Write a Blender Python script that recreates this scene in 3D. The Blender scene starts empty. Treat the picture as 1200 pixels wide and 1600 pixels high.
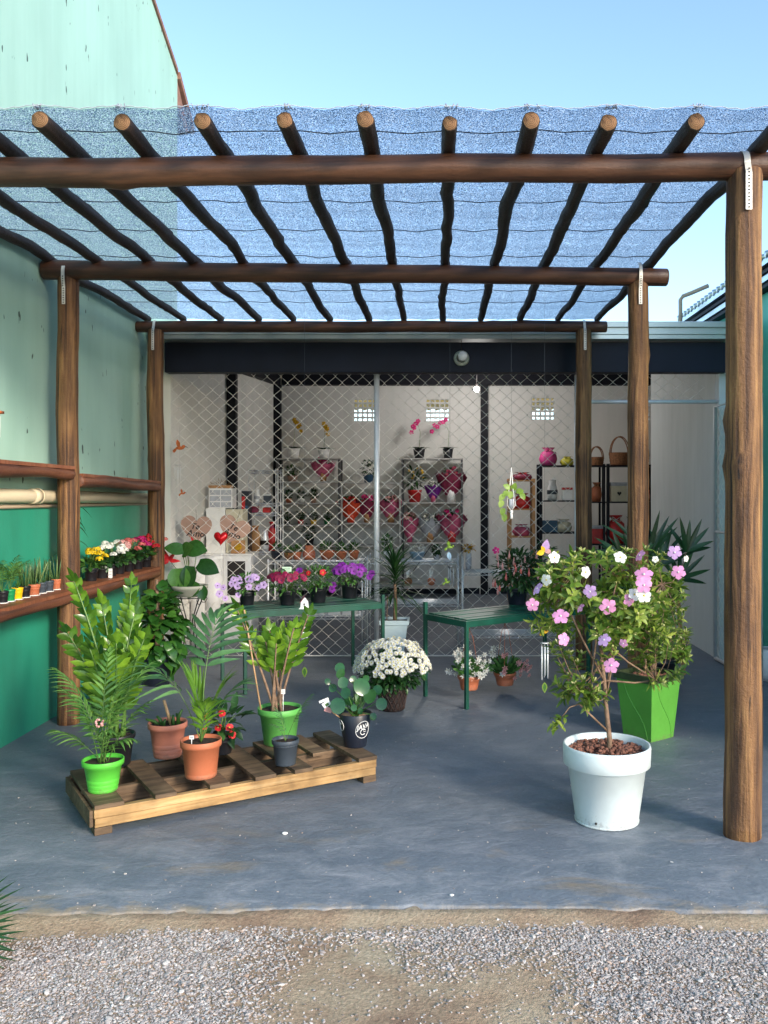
import bpy, math, random
import numpy as np
from mathutils import Vector, Matrix, noise, Quaternion
R = math.radians
V = Vector
scene = bpy.context.scene
col = scene.collection

# ------------------------------------------------------------------ camera, sky, sun, exposure
FX, CX, CY, EYE = 1400.0, 685.0, 770.0, 1.55
cam = bpy.data.objects.new("camera", bpy.data.cameras.new("camera"))
col.objects.link(cam); scene.camera = cam
cam.location = (0, 0, EYE); cam.rotation_euler = (R(90), 0, 0)
cam.data.sensor_width = 36; cam.data.lens = 36 * FX / 1600
cam.data.shift_x = (600 - CX) / 1600; cam.data.shift_y = (CY - 800) / 1600
cam.data.clip_start = 0.05; cam.data.clip_end = 2000
scene.render.resolution_x = 768; scene.render.resolution_y = 1024

SUN_EL, SUN_AZ = 21.0, 138.0          # azimuth measured clockwise from +Y (the view direction)
world = bpy.data.worlds.new("World"); scene.world = world; world.use_nodes = True
wn = world.node_tree.nodes; wl = world.node_tree.links
wn.clear()
sky = wn.new("ShaderNodeTexSky"); sky.sky_type = 'NISHITA'; sky.sun_disc = False
sky.sun_elevation = R(SUN_EL); sky.sun_rotation = R(SUN_AZ)
sky.air_density = 1.0; sky.dust_density = 0.6; sky.ozone_density = 2.4
bg = wn.new("ShaderNodeBackground"); bg.inputs[1].default_value = 0.15
wo = wn.new("ShaderNodeOutputWorld")
wl.new(sky.outputs[0], bg.inputs[0]); wl.new(bg.outputs[0], wo.inputs[0])
sd = bpy.data.lights.new("sun", 'SUN'); sd.energy = 1.5; sd.angle = R(12); sd.color = (1, .87, .71)
sun = bpy.data.objects.new("sun", sd); col.objects.link(sun)
sdir = V((math.sin(R(SUN_AZ)) * math.cos(R(SUN_EL)), math.cos(R(SUN_AZ)) * math.cos(R(SUN_EL)), math.sin(R(SUN_EL))))
sun.rotation_euler = sdir.to_track_quat('Z', 'Y').to_euler(); sun.location = sdir * 30
scene.view_settings.view_transform = 'Standard'; scene.view_settings.look = 'None'
scene.view_settings.exposure = 1.45; scene.view_settings.gamma = 1

# ------------------------------------------------------------------ helpers
def PX(px, Y): return (px - CX) * Y / FX
def PZ(py, Y): return EYE - (py - CY) * Y / FX
def P(px, py, Y): return V((PX(px, Y), Y, PZ(py, Y)))
def GY(py, z=0): return FX * (EYE - z) / (py - CY)

rnd = random.Random(7)
def U(a, b): return rnd.uniform(a, b)

class MB:
    def __init__(s): s.v = []; s.f = []; s.m = []
    def add(s, vs, fs, mi=0):
        o = len(s.v); s.v += [tuple(x) for x in vs]
        s.f += [tuple(i + o for i in f) for f in fs]; s.m += [mi] * len(fs)
    def box(s, c, d, rot=None, mi=0):
        hx, hy, hz = d[0] / 2, d[1] / 2, d[2] / 2
        vs = [V((x, y, z)) for x in (-hx, hx) for y in (-hy, hy) for z in (-hz, hz)]
        if rot is not None: vs = [rot @ q for q in vs]
        c = V(c); vs = [q + c for q in vs]
        s.add(vs, [(0, 1, 3, 2), (4, 6, 7, 5), (0, 4, 5, 1), (2, 3, 7, 6), (0, 2, 6, 4), (1, 5, 7, 3)], mi)
    def b2(s, x0, x1, y0, y1, z0, z1, mi=0):
        s.box(((x0 + x1) / 2, (y0 + y1) / 2, (z0 + z1) / 2), (abs(x1 - x0), abs(y1 - y0), abs(z1 - z0)), None, mi)
    def tube(s, pts, r, seg=6, caps=True, mi=0):
        pts = [V(p) for p in pts]; n = len(pts)
        rs = r if isinstance(r, (list, tuple)) else [r] * n
        up = None; vs = []
        for i, p in enumerate(pts):
            t = (pts[min(i + 1, n - 1)] - pts[max(i - 1, 0)])
            if t.length < 1e-9: t = V((0, 0, 1))
            t.normalize()
            if up is None:
                a = V((1, 0, 0)) if abs(t.x) < .8 else V((0, 1, 0))
                up = (a - t * a.dot(t)).normalized()
            else:
                up = up - t * up.dot(t)
                up = up.normalized() if up.length > 1e-6 else V((1, 0, 0))
            b = t.cross(up)
            for k in range(seg):
                a = 2 * math.pi * k / seg
                vs.append(p + (up * math.cos(a) + b * math.sin(a)) * rs[i])
        fs = []
        for i in range(n - 1):
            for k in range(seg):
                k2 = (k + 1) % seg
                fs.append((i * seg + k, i * seg + k2, (i + 1) * seg + k2, (i + 1) * seg + k))
        if caps:
            fs.append(tuple(range(seg - 1, -1, -1))); fs.append(tuple((n - 1) * seg + k for k in range(seg)))
        s.add(vs, fs, mi)
    def lathe(s, prof, seg=32, c=(0, 0, 0), mi=0, sq=0):
        vs = []; c = V(c)
        for r, z in prof:
            for k in range(seg):
                a = 2 * math.pi * k / seg
                vs.append(c + V((r * math.cos(a), r * math.sin(a), z)))
        fs = []
        for i in range(len(prof) - 1):
            for k in range(seg):
                k2 = (k + 1) % seg
                fs.append((i * seg + k, i * seg + k2, (i + 1) * seg + k2, (i + 1) * seg + k))
        if prof[0][0] > 1e-6: fs.append(tuple(range(seg - 1, -1, -1)))
        s.add(vs, fs, mi)
    def ball(s, c, r, n=6, m=8, sc=(1, 1, 1), mi=0):
        prof = [(r * math.sin(math.pi * i / n), -r * math.cos(math.pi * i / n)) for i in range(n + 1)]
        vs = []; c = V(c)
        for q, z in prof:
            for k in range(m):
                a = 2 * math.pi * k / m
                vs.append(c + V((q * math.cos(a) * sc[0], q * math.sin(a) * sc[1], z * sc[2])))
        fs = [(i * m + k, i * m + (k + 1) % m, (i + 1) * m + (k + 1) % m, (i + 1) * m + k) for i in range(n) for k in range(m)]
        s.add(vs, fs, mi)
    def prism(s, pts, y0, y1, mi=0):       # outline in x,z extruded along y
        n = len(pts)
        vs = [V((x, y0, z)) for x, z in pts] + [V((x, y1, z)) for x, z in pts]
        fs = [tuple(range(n)), tuple(range(2 * n - 1, n - 1, -1))]
        fs += [(i, (i + 1) % n + 0, (i + 1) % n + n, i + n) for i in range(n)]
        s.add(vs, fs, mi)
    def prism_x(s, pts, x0, x1, mi=0):     # outline in y,z extruded along x
        n = len(pts)
        vs = [V((x0, y, z)) for y, z in pts] + [V((x1, y, z)) for y, z in pts]
        fs = [tuple(range(n)), tuple(range(2 * n - 1, n - 1, -1))]
        fs += [(i, (i + 1) % n, (i + 1) % n + n, i + n) for i in range(n)]
        s.add(vs, fs, mi)
    def leaf(s, p, d, n, L, W, shape='oval', bend=.25, fold=.2, seg=4, mi=0):
        p = V(p); d = V(d)
        if d.length < 1e-6: d = V((0, 0, 1))
        d.normalize(); n = V(n); n = n - d * n.dot(d)
        if n.length < 1e-4:
            n = V((0, 1, 0)) if abs(d.z) > .8 else V((0, 0, 1)); n = n - d * n.dot(d)
        n.normalize(); sd_ = d.cross(n)
        prof = PROF[shape]
        vs = []
        for i in range(seg + 1):
            t = i / seg
            w = prof(t) * W / 2
            c = p + d * (L * t * (1 - .25 * abs(bend) * t)) - n * (bend * L * t * t)
            if w < 1e-5: w = 1e-4
            vs += [c - sd_ * w + n * fold * w, c, c + sd_ * w + n * fold * w]
        fs = []
        for i in range(seg):
            a = i * 3; b = a + 3
            fs += [(a, a + 1, b + 1, b), (a + 1, a + 2, b + 2, b + 1)]
        s.add(vs, fs, mi)
    def build(s, name, mat, parent=None, smooth=True, bevel=0, loc=None, kind=None):
        me = bpy.data.meshes.new(name); me.from_pydata(s.v, [], s.f)
        mats = mat if isinstance(mat, (list, tuple)) else [mat]
        for m in mats: me.materials.append(m)
        me.polygons.foreach_set('material_index', s.m)
        me.polygons.foreach_set('use_smooth', [smooth] * len(s.f))
        me.update(); me.validate()
        o = bpy.data.objects.new(name, me); col.objects.link(o)
        if parent: o.parent = parent
        if loc is not None: o.location = loc
        if bevel:
            b = o.modifiers.new('bevel', 'BEVEL'); b.width = bevel; b.segments = 2; b.limit_method = 'ANGLE'
        if smooth and bevel: me.polygons.foreach_set('use_smooth', [False] * len(s.f))
        if kind: o['kind'] = kind
        return o

PROF = {
 'oval': lambda t: math.sin(math.pi * min(1, max(0, t)) ** .85),
 'lance': lambda t: math.sin(math.pi * t ** .6) ** .9 if t < 1 else 0,
 'strap': lambda t: min(1, .45 + t * 3) * (1 - t ** 3.5),
 'spike': lambda t: (1 - t) ** .6,
 'heart': lambda t: (.62 + 1.9 * t - 1.0 * t * t) * (1 - t ** 2.2) * 1.15,
 'round': lambda t: 2 * math.sqrt(max(0, .25 - (t - .5) ** 2)),
 'ovate': lambda t: math.sin(math.pi * t ** .62) if t < 1 else 0,
 'petal': lambda t: (.25 + .95 * t ** .8) * math.sqrt(max(0, 1 - t ** 4)),
}

def tag(o, label=None, cat=None, group=None, kind=None):
    if label: o['label'] = label
    if cat: o['category'] = cat
    if group: o['group'] = group
    if kind: o['kind'] = kind
    return o
def root(name, label, cat, loc, rz=0, group=None):
    o = bpy.data.objects.new(name, None); col.objects.link(o)
    o.empty_display_size = .1; o.location = loc; o.rotation_euler = (0, 0, rz)
    return tag(o, label, cat, group)
def copy_tree(o, parent=None):
    c = o.copy(); col.objects.link(c); c.parent = parent
    for ch in list(o.children): copy_tree(ch, c)
    return c
def dup(o, loc, rz, label, scale=None):
    c = copy_tree(o); c.location = loc; c.rotation_euler = (0, 0, rz); c['label'] = label
    if scale: c.scale = scale if isinstance(scale, tuple) else (scale,) * 3
    return c

# ------------------------------------------------------------------ materials
def nt(name):
    m = bpy.data.materials.new(name); m.use_nodes = True
    t = m.node_tree; return m, t.nodes, t.links, t.nodes['Principled BSDF']
def ramp(N, stops):
    r = N.new('ShaderNodeValToRGB'); e = r.color_ramp.elements
    while len(e) > 1: e.remove(e[-1])
    e[0].position = stops[0][0]; e[0].color = (*stops[0][1], 1)
    for p, c in stops[1:]:
        q = e.new(p); q.color = (*c, 1)
    return r
def coords(N, L, scale=(1, 1, 1), kind='Object'):
    tc = N.new('ShaderNodeTexCoord'); mp = N.new('ShaderNodeMapping')
    mp.inputs['Scale'].default_value = scale; L.new(tc.outputs[kind], mp.inputs[0]); return mp.outputs[0]
def noi(N, L, vec, scale, detail=4, rough=.55, dist=0):
    n = N.new('ShaderNodeTexNoise'); n.inputs['Scale'].default_value = scale
    n.inputs['Detail'].default_value = detail; n.inputs['Roughness'].default_value = rough
    n.inputs['Distortion'].default_value = dist
    L.new(vec, n.inputs['Vector']); return n.outputs['Fac']
def bump(N, L, h, bsdf, strength=.3, dist=.01):
    b = N.new('ShaderNodeBump'); b.inputs['Strength'].default_value = strength
    b.inputs['Distance'].default_value = dist
    L.new(h, b.inputs['Height']); L.new(b.outputs[0], bsdf.inputs['Normal'])
def mixc(N, L, fac, a, b, mode='MIX'):
    m = N.new('ShaderNodeMix'); m.data_type = 'RGBA'; m.blend_type = mode
    if isinstance(fac, float): m.inputs[0].default_value = fac
    else: L.new(fac, m.inputs[0])
    for k, s in ((6, a), (7, b)):
        if isinstance(s, tuple): m.inputs[k].default_value = (*s, 1)
        else: L.new(s, m.inputs[k])
    return m.outputs[2]
def plain(name, c, rough=.5, metal=0, var=.18, scale=12, bmp=.08, spec=.5):
    m, N, L, B = nt(name)
    v = coords(N, L)
    f = noi(N, L, v, scale, 5)
    lo = tuple(x * (1 - var) for x in c); hi = tuple(min(1, x * (1 + var)) for x in c)
    r = ramp(N, [(.3, lo), (.7, hi)]); L.new(f, r.inputs[0]); L.new(r.outputs[0], B.inputs['Base Color'])
    B.inputs['Roughness'].default_value = rough; B.inputs['Metallic'].default_value = metal
    B.inputs['Specular IOR Level'].default_value = spec
    f2 = noi(N, L, v, scale * 9, 3)
    if bmp: bump(N, L, f2, B, bmp, .004)
    return m
def logwood(name, stops, freq=26, rough=.6, bmp=.5):
    m, N, L, B = nt(name)
    v = coords(N, L, (freq, freq, 1.3)); f = noi(N, L, v, 1, 7, .62, .6)
    v2 = coords(N, L, (2, 2, .9)); f2 = noi(N, L, v2, 1.6, 4)
    ma = N.new('ShaderNodeMath'); ma.operation = 'MULTIPLY_ADD'; L.new(f2, ma.inputs[0]); ma.inputs[1].default_value = .55
    L.new(f, ma.inputs[2])
    ms = N.new('ShaderNodeMath'); ms.operation = 'SUBTRACT'; L.new(ma.outputs[0], ms.inputs[0]); ms.inputs[1].default_value = .27
    r = ramp(N, stops); L.new(ms.outputs[0], r.inputs[0])
    v3 = coords(N, L, (freq * 1.7, freq * 1.7, 1.1)); f3 = noi(N, L, v3, 1, 3, .5, .3)
    cr = ramp(N, [(.30, (0, 0, 0)), (.36, (1, 1, 1))]); L.new(f3, cr.inputs[0])
    c = mixc(N, L, cr.outputs[0], stops[0][1], r.outputs[0])
    L.new(c, B.inputs['Base Color']); B.inputs['Roughness'].default_value = rough
    ff = noi(N, L, coords(N, L, (9, 9, 7)), 6, 6, .7)
    mm = N.new('ShaderNodeMath'); mm.operation = 'MULTIPLY_ADD'; L.new(ff, mm.inputs[0]); mm.inputs[1].default_value = .8; L.new(f, mm.inputs[2])
    bump(N, L, mm.outputs[0], B, bmp, .012); return m
def leafm(name, c, c2=None, rough=.42, trans=.25, hue=.03):
    m, N, L, B = nt(name)
    g = N.new('ShaderNodeNewGeometry')
    c2 = c2 or tuple(x * 1.7 for x in c)
    r = ramp(N, [(0, tuple(x * .62 for x in c)), (.45, c), (1, c2)])
    L.new(g.outputs['Random Per Island'], r.inputs[0])
    f = noi(N, L, coords(N, L), 35, 3)
    r2 = ramp(N, [(.25, (.72, .72, .72)), (.75, (1.15, 1.15, 1.15))]); L.new(f, r2.inputs[0])
    cc = mixc(N, L, 1.0, r.outputs[0], r2.outputs[0], 'MULTIPLY')
    L.new(cc, B.inputs['Base Color']); B.inputs['Roughness'].default_value = rough
    tr = N.new('ShaderNodeBsdfTranslucent'); L.new(cc, tr.inputs[0])
    mx = N.new('ShaderNodeMixShader'); mx.inputs[0].default_value = trans
    L.new(B.outputs[0], mx.inputs[1]); L.new(tr.outputs[0], mx.inputs[2])
    L.new(mx.outputs[0], N['Material Output'].inputs[0]); return m
def petalm(name, c, var=.15, trans=.3):
    return leafm(name, c, tuple(min(1, x * (1 + var)) for x in c), .6, trans)

M = {}
M['post'] = logwood('post_wood', [(.26, (.016, .008, .005)), (.42, (.085, .036, .014)), (.56, (.23, .11, .04)), (.78, (.48, .27, .10))], 30, .6, .9)
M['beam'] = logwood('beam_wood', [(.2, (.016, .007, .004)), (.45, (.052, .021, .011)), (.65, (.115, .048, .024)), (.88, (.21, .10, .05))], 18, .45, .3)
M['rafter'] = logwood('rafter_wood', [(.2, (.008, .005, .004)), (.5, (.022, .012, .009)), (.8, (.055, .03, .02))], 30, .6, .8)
M['rail'] = logwood('rail_wood', [(.2, (.03, .012, .007)), (.5, (.13, .045, .022)), (.8, (.26, .10, .048))], 20, .5, .4)
M['shelf'] = logwood('shelf_wood', [(.2, (.12, .035, .015)), (.5, (.24, .08, .035)), (.8, (.34, .14, .07))], 20, .5, .3)

def endgrain():
    m, N, L, B = nt('cut_end_wood')
    v = coords(N, L)
    w = N.new('ShaderNodeTexWave'); w.wave_type = 'RINGS'; w.rings_direction = 'Z'; w.inputs['Scale'].default_value = 45
    w.inputs['Distortion'].default_value = 2; L.new(v, w.inputs[0])
    r = ramp(N, [(0, (.14, .07, .032)), (1, (.32, .18, .085))]); L.new(w.outputs['Fac'], r.inputs[0])
    f = noi(N, L, v, 22, 4, .6, 1.5); r2 = ramp(N, [(.36, (.16, .11, .08)), (.46, (.8, .75, .7)), (.7, (1, 1, 1))]); L.new(f, r2.inputs[0])
    c = mixc(N, L, 1.0, r.outputs[0], r2.outputs[0], 'MULTIPLY'); L.new(c, B.inputs['Base Color'])
    B.inputs['Roughness'].default_value = .8; return m
M['end'] = endgrain()

def pallet_wood(name, a, b, c):
    m, N, L, B = nt(name)
    v = coords(N, L, (2.2, 26, 26)); f = noi(N, L, v, 1.2, 6, .6, .8)
    r = ramp(N, [(.25, a), (.5, b), (.75, c)]); L.new(f, r.inputs[0])
    g = noi(N, L, coords(N, L), 5, 4); r2 = ramp(N, [(.35, (.35, .33, .30)), (.62, (1, 1, 1))]); L.new(g, r2.inputs[0])
    cc = mixc(N, L, .8, r.outputs[0], r2.outputs[0], 'MULTIPLY'); L.new(cc, B.inputs['Base Color'])
    B.inputs['Roughness'].default_value = .75; bump(N, L, f, B, .4, .006); return m
M['plank'] = pallet_wood('fresh_pallet_wood', (.28, .15, .05), (.5, .3, .12), (.66, .45, .22))
M['plank_old'] = pallet_wood('weathered_pallet_wood', (.06, .035, .02), (.16, .10, .055), (.28, .18, .10))

# painted walls
def wall_paint(name, c, streak=.25, dark=(.05, .09, .07), specks=False, rough=.6):
    m, N, L, B = nt(name)
    f = noi(N, L, coords(N, L, (1, .9, .5)), 1.1, 6, .6)
    lo = tuple(x * (1 - streak) for x in c); hi = tuple(min(1, x * (1 + streak * .5)) for x in c)
    r = ramp(N, [(.3, lo), (.7, hi)]); L.new(f, r.inputs[0]); out = r.outputs[0]
    g = noi(N, L, coords(N, L, (9, 9, .7)), 1.0, 4)
    rg = ramp(N, [(.35, (.93, .95, .94)), (.6, (1, 1, 1))]); L.new(g, rg.inputs[0])
    out = mixc(N, L, 1.0, out, rg.outputs[0], 'MULTIPLY')
    if specks:
        s1 = noi(N, L, coords(N, L, (7, 7, 2.6)), 2.4, 2, .5)
        rs = ramp(N, [(.70, (0, 0, 0)), (.72, (1, 1, 1))]); L.new(s1, rs.inputs[0])
        out = mixc(N, L, rs.outputs[0], out, dark)
    L.new(out, B.inputs['Base Color']); B.inputs['Roughness'].default_value = rough
    bump(N, L, noi(N, L, coords(N, L), 60, 5), B, .15, .004); return m
M['mint'] = wall_paint('pale_mint_wall_paint', (.37, .59, .50), .12, specks=True)
M['green'] = wall_paint('deep_green_wall_paint', (.028, .31, .20), .3, specks=False, rough=.35)
M['teal'] = wall_paint('turquoise_wall_paint', (.09, .52, .38), .15)
M['white_wall'] = wall_paint('white_wall_paint', (.80, .78, .74), .1, rough=.75)
M['inner_wall'] = wall_paint('beige_inner_wall_paint', (.76, .745, .72), .08, rough=.8)
M['blue_wall'] = wall_paint('cool_white_wall_paint', (.74, .77, .78), .12, rough=.7)
M['navy'] = plain('navy_painted_beam', (.006, .010, .022), .55, spec=.25, var=.35, scale=2)
M['black'] = plain('black_painted_steel', (.007, .008, .014), .6, spec=.2)
M['galv'] = plain('galvanised_steel', (.5, .55, .57), .3, .85, var=.15, scale=4)
M['wire'] = plain('galvanised_wire', (.80, .78, .74), .45, .15, var=.2, scale=8)
M['tubem'] = plain('galvanised_tube', (.72, .75, .78), .38, .25, var=.1, scale=5)
M['chrome'] = plain('chrome_wire_rack', (.76, .77, .78), .25, .35, var=.1)
M['gutter'] = plain('metal_gutter', (.52, .58, .56), .35, .5, var=.2, scale=1.5)
M['verge'] = plain('brown_roof_verge', (.26, .13, .09), .8, var=.3)
M['pvc'] = plain('beige_pvc', (.70, .60, .42), .4, var=.08, scale=3)
M['pvc2'] = plain('beige_thin_pvc', (.50, .38, .27), .45, var=.1, scale=3)
M['strap'] = plain('white_strap', (.75, .72, .66), .45, .3)
M['table'] = plain('dark_green_metal_paint', (.006, .072, .048), .38, var=.35, scale=6)
M['terracotta'] = plain('terracotta_plastic', (.50, .15, .07), .5, var=.12, scale=9)
M['terracotta2'] = plain('pink_terracotta_plastic', (.52, .19, .13), .5, var=.12, scale=9)
M['limepot'] = plain('lime_green_plastic', (.10, .52, .05), .35, var=.08, scale=5)
M['greenpot'] = plain('mid_green_plastic', (.12, .42, .09), .4, var=.1, scale=5)
M['greensq'] = plain('grass_green_plastic', (.10, .42, .04), .4, var=.12, scale=4)
M['greyplastic'] = plain('slate_grey_plastic', (.05, .065, .085), .45, var=.1)
M['blackplastic'] = plain('black_plastic', (.011, .012, .016), .4, var=.25)
M['navypot'] = plain('matt_navy_plastic', (.012, .016, .028), .35, var=.2)
M['whitepot'] = plain('white_plastic_pot', (.66, .74, .74), .38, var=.05, scale=4, bmp=.04)
M['bluepot'] = plain('pale_blue_planter', (.46, .58, .62), .45, var=.06)
M['soil'] = plain('dark_soil', (.035, .022, .014), .95, var=.6, scale=60, bmp=.9)
M['bark'] = plain('grey_brown_bark', (.22, .14, .09), .85, var=.4, scale=30, bmp=.5)
M['stake'] = plain('bamboo_stake', (.45, .28, .15), .7, var=.3, scale=20)
M['clay'] = plain('expanded_clay', (.20, .085, .055), .85, var=.5, scale=30, bmp=.4)
M['iron'] = plain('wrought_iron', (.02, .02, .024), .5)
M['yellowpot'] = plain('yellow_plastic', (.85, .50, .01), .4, var=.08)
M['dkgreenpot'] = plain('bottle_green_plastic', (.01, .25, .08), .4, var=.1)
M['stone_pot'] = plain('pale_stone_bowl', (.42, .43, .36), .6, var=.12)
M['card'] = plain('white_card', (.8, .8, .78), .6, var=.05)
M['cream'] = plain('cream_board', (.62, .57, .42), .6, var=.08)
M['tagm'] = plain('pale_green_price_tag', (.62, .85, .62), .5, var=.04)
M['redshine'] = plain('red_foil', (.60, .01, .015), .15, .3, var=.1)
M['red'] = plain('red_gloss', (.55, .02, .02), .35, var=.25)
M['pinkwrap'] = plain('pink_wrapping', (.55, .10, .20), .5, var=.35, scale=14)
M['burg'] = plain('burgundy_wrapping', (.22, .02, .06), .45, var=.4, scale=14)
M['orangewrap'] = plain('orange_red_wrapping', (.75, .07, .025), .45, var=.25, scale=14)
M['magenta'] = plain('magenta_bag', (.62, .06, .26), .5, var=.3, scale=10)
M['lemon'] = plain('lemon_bow', (.55, .50, .05), .5, var=.3, scale=14)
M['heartwood'] = plain('dusty_pink_board', (.42, .26, .20), .7, var=.1)
M['ink'] = plain('black_lettering', (.015, .012, .012), .6, var=.1)
M['white'] = plain('white_paint', (.8, .8, .8), .4, var=.04)
M['terrabird'] = plain('painted_terracotta', (.55, .14, .035), .6, var=.3, scale=30)
M['shelfgrey'] = plain('grey_shelf_steel', (.42, .41, .40), .5, .1, var=.15)
M['shelfdark'] = plain('dark_grey_steel', (.07, .07, .075), .5, .2)
M['wicker'] = plain('woven_wicker', (.24, .10, .04), .7, var=.5, scale=50, bmp=.9)
M['pine'] = plain('pine_wood', (.42, .22, .09), .6, var=.25, scale=14)
M['bluebox'] = plain('blue_box', (.03, .09, .17), .5, var=.2)
M['glasslike'] = plain('frosted_grey_plastic', (.45, .47, .52), .25, var=.2)
M['skyblue'] = plain('pale_blue_ceramic', (.25, .38, .50), .3, var=.1)
M['ceiling'] = plain('grey_ceiling_sheet', (.25, .25, .25), .6, var=.1, scale=2)
M['cord'] = plain('dark_net_cord', (.03, .04, .06), .8)
M['edgecord'] = plain('white_net_cord', (.42, .46, .54), .6)
def grimy(name, c, rough=.4, zlim=.05):
    m, N, L, B = nt(name); v = coords(N, L); f = noi(N, L, v, 6, 5)
    r_ = ramp(N, [(.3, tuple(x * .9 for x in c)), (.7, tuple(min(1, x * 1.06) for x in c))]); L.new(f, r_.inputs[0])
    sp = N.new('ShaderNodeSeparateXYZ'); L.new(v, sp.inputs[0])
    mr = N.new('ShaderNodeMapRange'); mr.inputs[1].default_value = zlim; mr.inputs[2].default_value = 0; L.new(sp.outputs[2], mr.inputs[0])
    g = noi(N, L, v, 40, 6, .7); ad = N.new('ShaderNodeMath'); ad.operation = 'MULTIPLY_ADD'; L.new(mr.outputs[0], ad.inputs[0]); ad.inputs[1].default_value = .30; L.new(g, ad.inputs[2])
    rg = ramp(N, [(.66, (0, 0, 0)), (.92, (.55,) * 3)]); L.new(ad.outputs[0], rg.inputs[0])
    cc = mixc(N, L, rg.outputs[0], r_.outputs[0], (.16, .12, .085)); L.new(cc, B.inputs['Base Color'])
    rr = ramp(N, [(.3, (rough * .8,) * 3), (.7, (min(1, rough * 1.4),) * 3)]); L.new(g, rr.inputs[0]); L.new(rr.outputs[0], B.inputs['Roughness'])
    bump(N, L, g, B, .06, .003); return m
M['whitepot'] = grimy('white_plastic_pot', (.66, .74, .75), .4, .07)
M['terracotta'] = grimy('terracotta_plastic', (.50, .15, .07), .5, .05)
M['terracotta2'] = grimy('pink_terracotta_plastic', (.52, .19, .13), .5, .06)
M['limepot'] = grimy('lime_green_plastic', (.10, .52, .05), .38, .04)
M['greenpot'] = grimy('mid_green_plastic', (.12, .42, .09), .42, .05)
M['greensq'] = grimy('grass_green_plastic', (.09, .32, .04), .45, .08)
# leaves
M['l_zz'] = leafm('zz_leaf', (.08, .20, .018), (.24, .42, .035), .22)
M['l_zzd'] = leafm('dark_zz_leaf', (.03, .12, .02), (.07, .20, .03), .22)
M['l_palm'] = leafm('palm_leaf', (.10, .25, .05), (.22, .40, .09), .4)
M['l_kentia'] = leafm('kentia_leaf', (.07, .19, .07), (.15, .31, .10), .35)
M['l_young'] = leafm('young_palm_leaf', (.13, .30, .03), (.24, .44, .05), .4, .35)
M['l_dark'] = leafm('dark_leaf', (.02, .075, .02), (.05, .14, .035), .35)
M['l_tib'] = leafm('tibouchina_leaf', (.13, .25, .03), (.44, .54, .10), .45, .4)
M['l_bud'] = leafm('pale_bud', (.52, .56, .18), (.74, .72, .36), .5, .3)
M['l_mid'] = leafm('mid_green_leaf', (.05, .16, .03), (.12, .28, .06), .45)
M['l_anth'] = leafm('anthurium_leaf', (.03, .12, .025), (.10, .26, .05), .25)
M['l_pilea'] = leafm('pilea_leaf', (.022, .10, .03), (.07, .20, .04), .18, .15)
M['l_lime'] = leafm('lime_leaf', (.25, .42, .05), (.40, .55, .12), .4, .35)
M['l_sans'] = leafm('sansevieria_leaf', (.07, .15, .05), (.20, .28, .10), .4, .05)
M['l_stem'] = leafm('green_stem', (.10, .20, .04), (.18, .30, .07), .4, .05)
M['l_brown'] = leafm('dried_leaf', (.25, .14, .03), (.45, .28, .06), .6)
M['p_white'] = petalm('white_petal', (.88, .88, .82))
M['p_pink'] = petalm('pink_petal', (.82, .36, .64), .1)
M['p_lilac'] = petalm('lilac_petal', (.66, .42, .76), .1)
M['p_pet'] = petalm('pale_lilac_petunia', (.66, .46, .82), .1)
M['p_purple'] = petalm('purple_petal', (.20, .02, .30), .6)
M['p_wine'] = petalm('wine_petal', (.26, .008, .06), .6)
M['p_yellow'] = petalm('yellow_petal', (.90, .62, .01))
M['p_red'] = petalm('red_petal', (.66, .02, .03), .3)
M['p_mag'] = petalm('magenta_petal', (.66, .015, .20), .3)
M['p_salmon'] = petalm('salmon_petal', (.78, .20, .18), .25)
M['p_blush'] = petalm('blush_petal', (.80, .42, .40), .2)
M['p_mustard'] = petalm('mustard_petal', (.62, .36, .01), .3)
M['p_center'] = plain('flower_centre', (.62, .52, .05), .7, var=.3, scale=60)
M['p_dark'] = plain('dark_flower_throat', (.08, .01, .12), .7)

# shade net
def netm():
    m, N, L, B = nt('shade_net_cloth')
    v = coords(N, L, (1, 1.35, 1)); a = noi(N, L, v, 190, 1, .5)
    a2 = noi(N, L, coords(N, L, (14, 1.2, 1)), 4, 3)
    v3 = coords(N, L, (.25, 9, 1)); a3 = noi(N, L, v3, 3, 3)
    ad = N.new('ShaderNodeMath'); ad.operation = 'MULTIPLY_ADD'; L.new(a3, ad.inputs[0]); ad.inputs[1].default_value = .16; L.new(a, ad.inputs[2])
    r = ramp(N, [(.44, (0, 0, 0)), (.56, (1, 1, 1))]); L.new(ad.outputs[0], r.inputs[0])
    vc = noi(N, L, coords(N, L), 170, 1)
    rc = ramp(N, [(.36, (.035, .065, .12)), (.52, (.15, .245, .40)), (.66, (.76, .86, .95))]); L.new(vc, rc.inputs[0])
    L.new(rc.outputs[0], B.inputs['Base Color']); B.inputs['Roughness'].default_value = .6
    tl = N.new('ShaderNodeBsdfTranslucent'); L.new(rc.outputs[0], tl.inputs[0])
    m1 = N.new('ShaderNodeMixShader'); m1.inputs[0].default_value = .75
    L.new(B.outputs[0], m1.inputs[1]); L.new(tl.outputs[0], m1.inputs[2])
    tp = N.new('ShaderNodeBsdfTransparent'); mx = N.new('ShaderNodeMixShader')
    L.new(r.outputs[0], mx.inputs[0]); L.new(tp.outputs[0], mx.inputs[1]); L.new(m1.outputs[0], mx.inputs[2])
    L.new(mx.outputs[0], N['Material Output'].inputs[0]); return m
M['net'] = netm()

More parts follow.
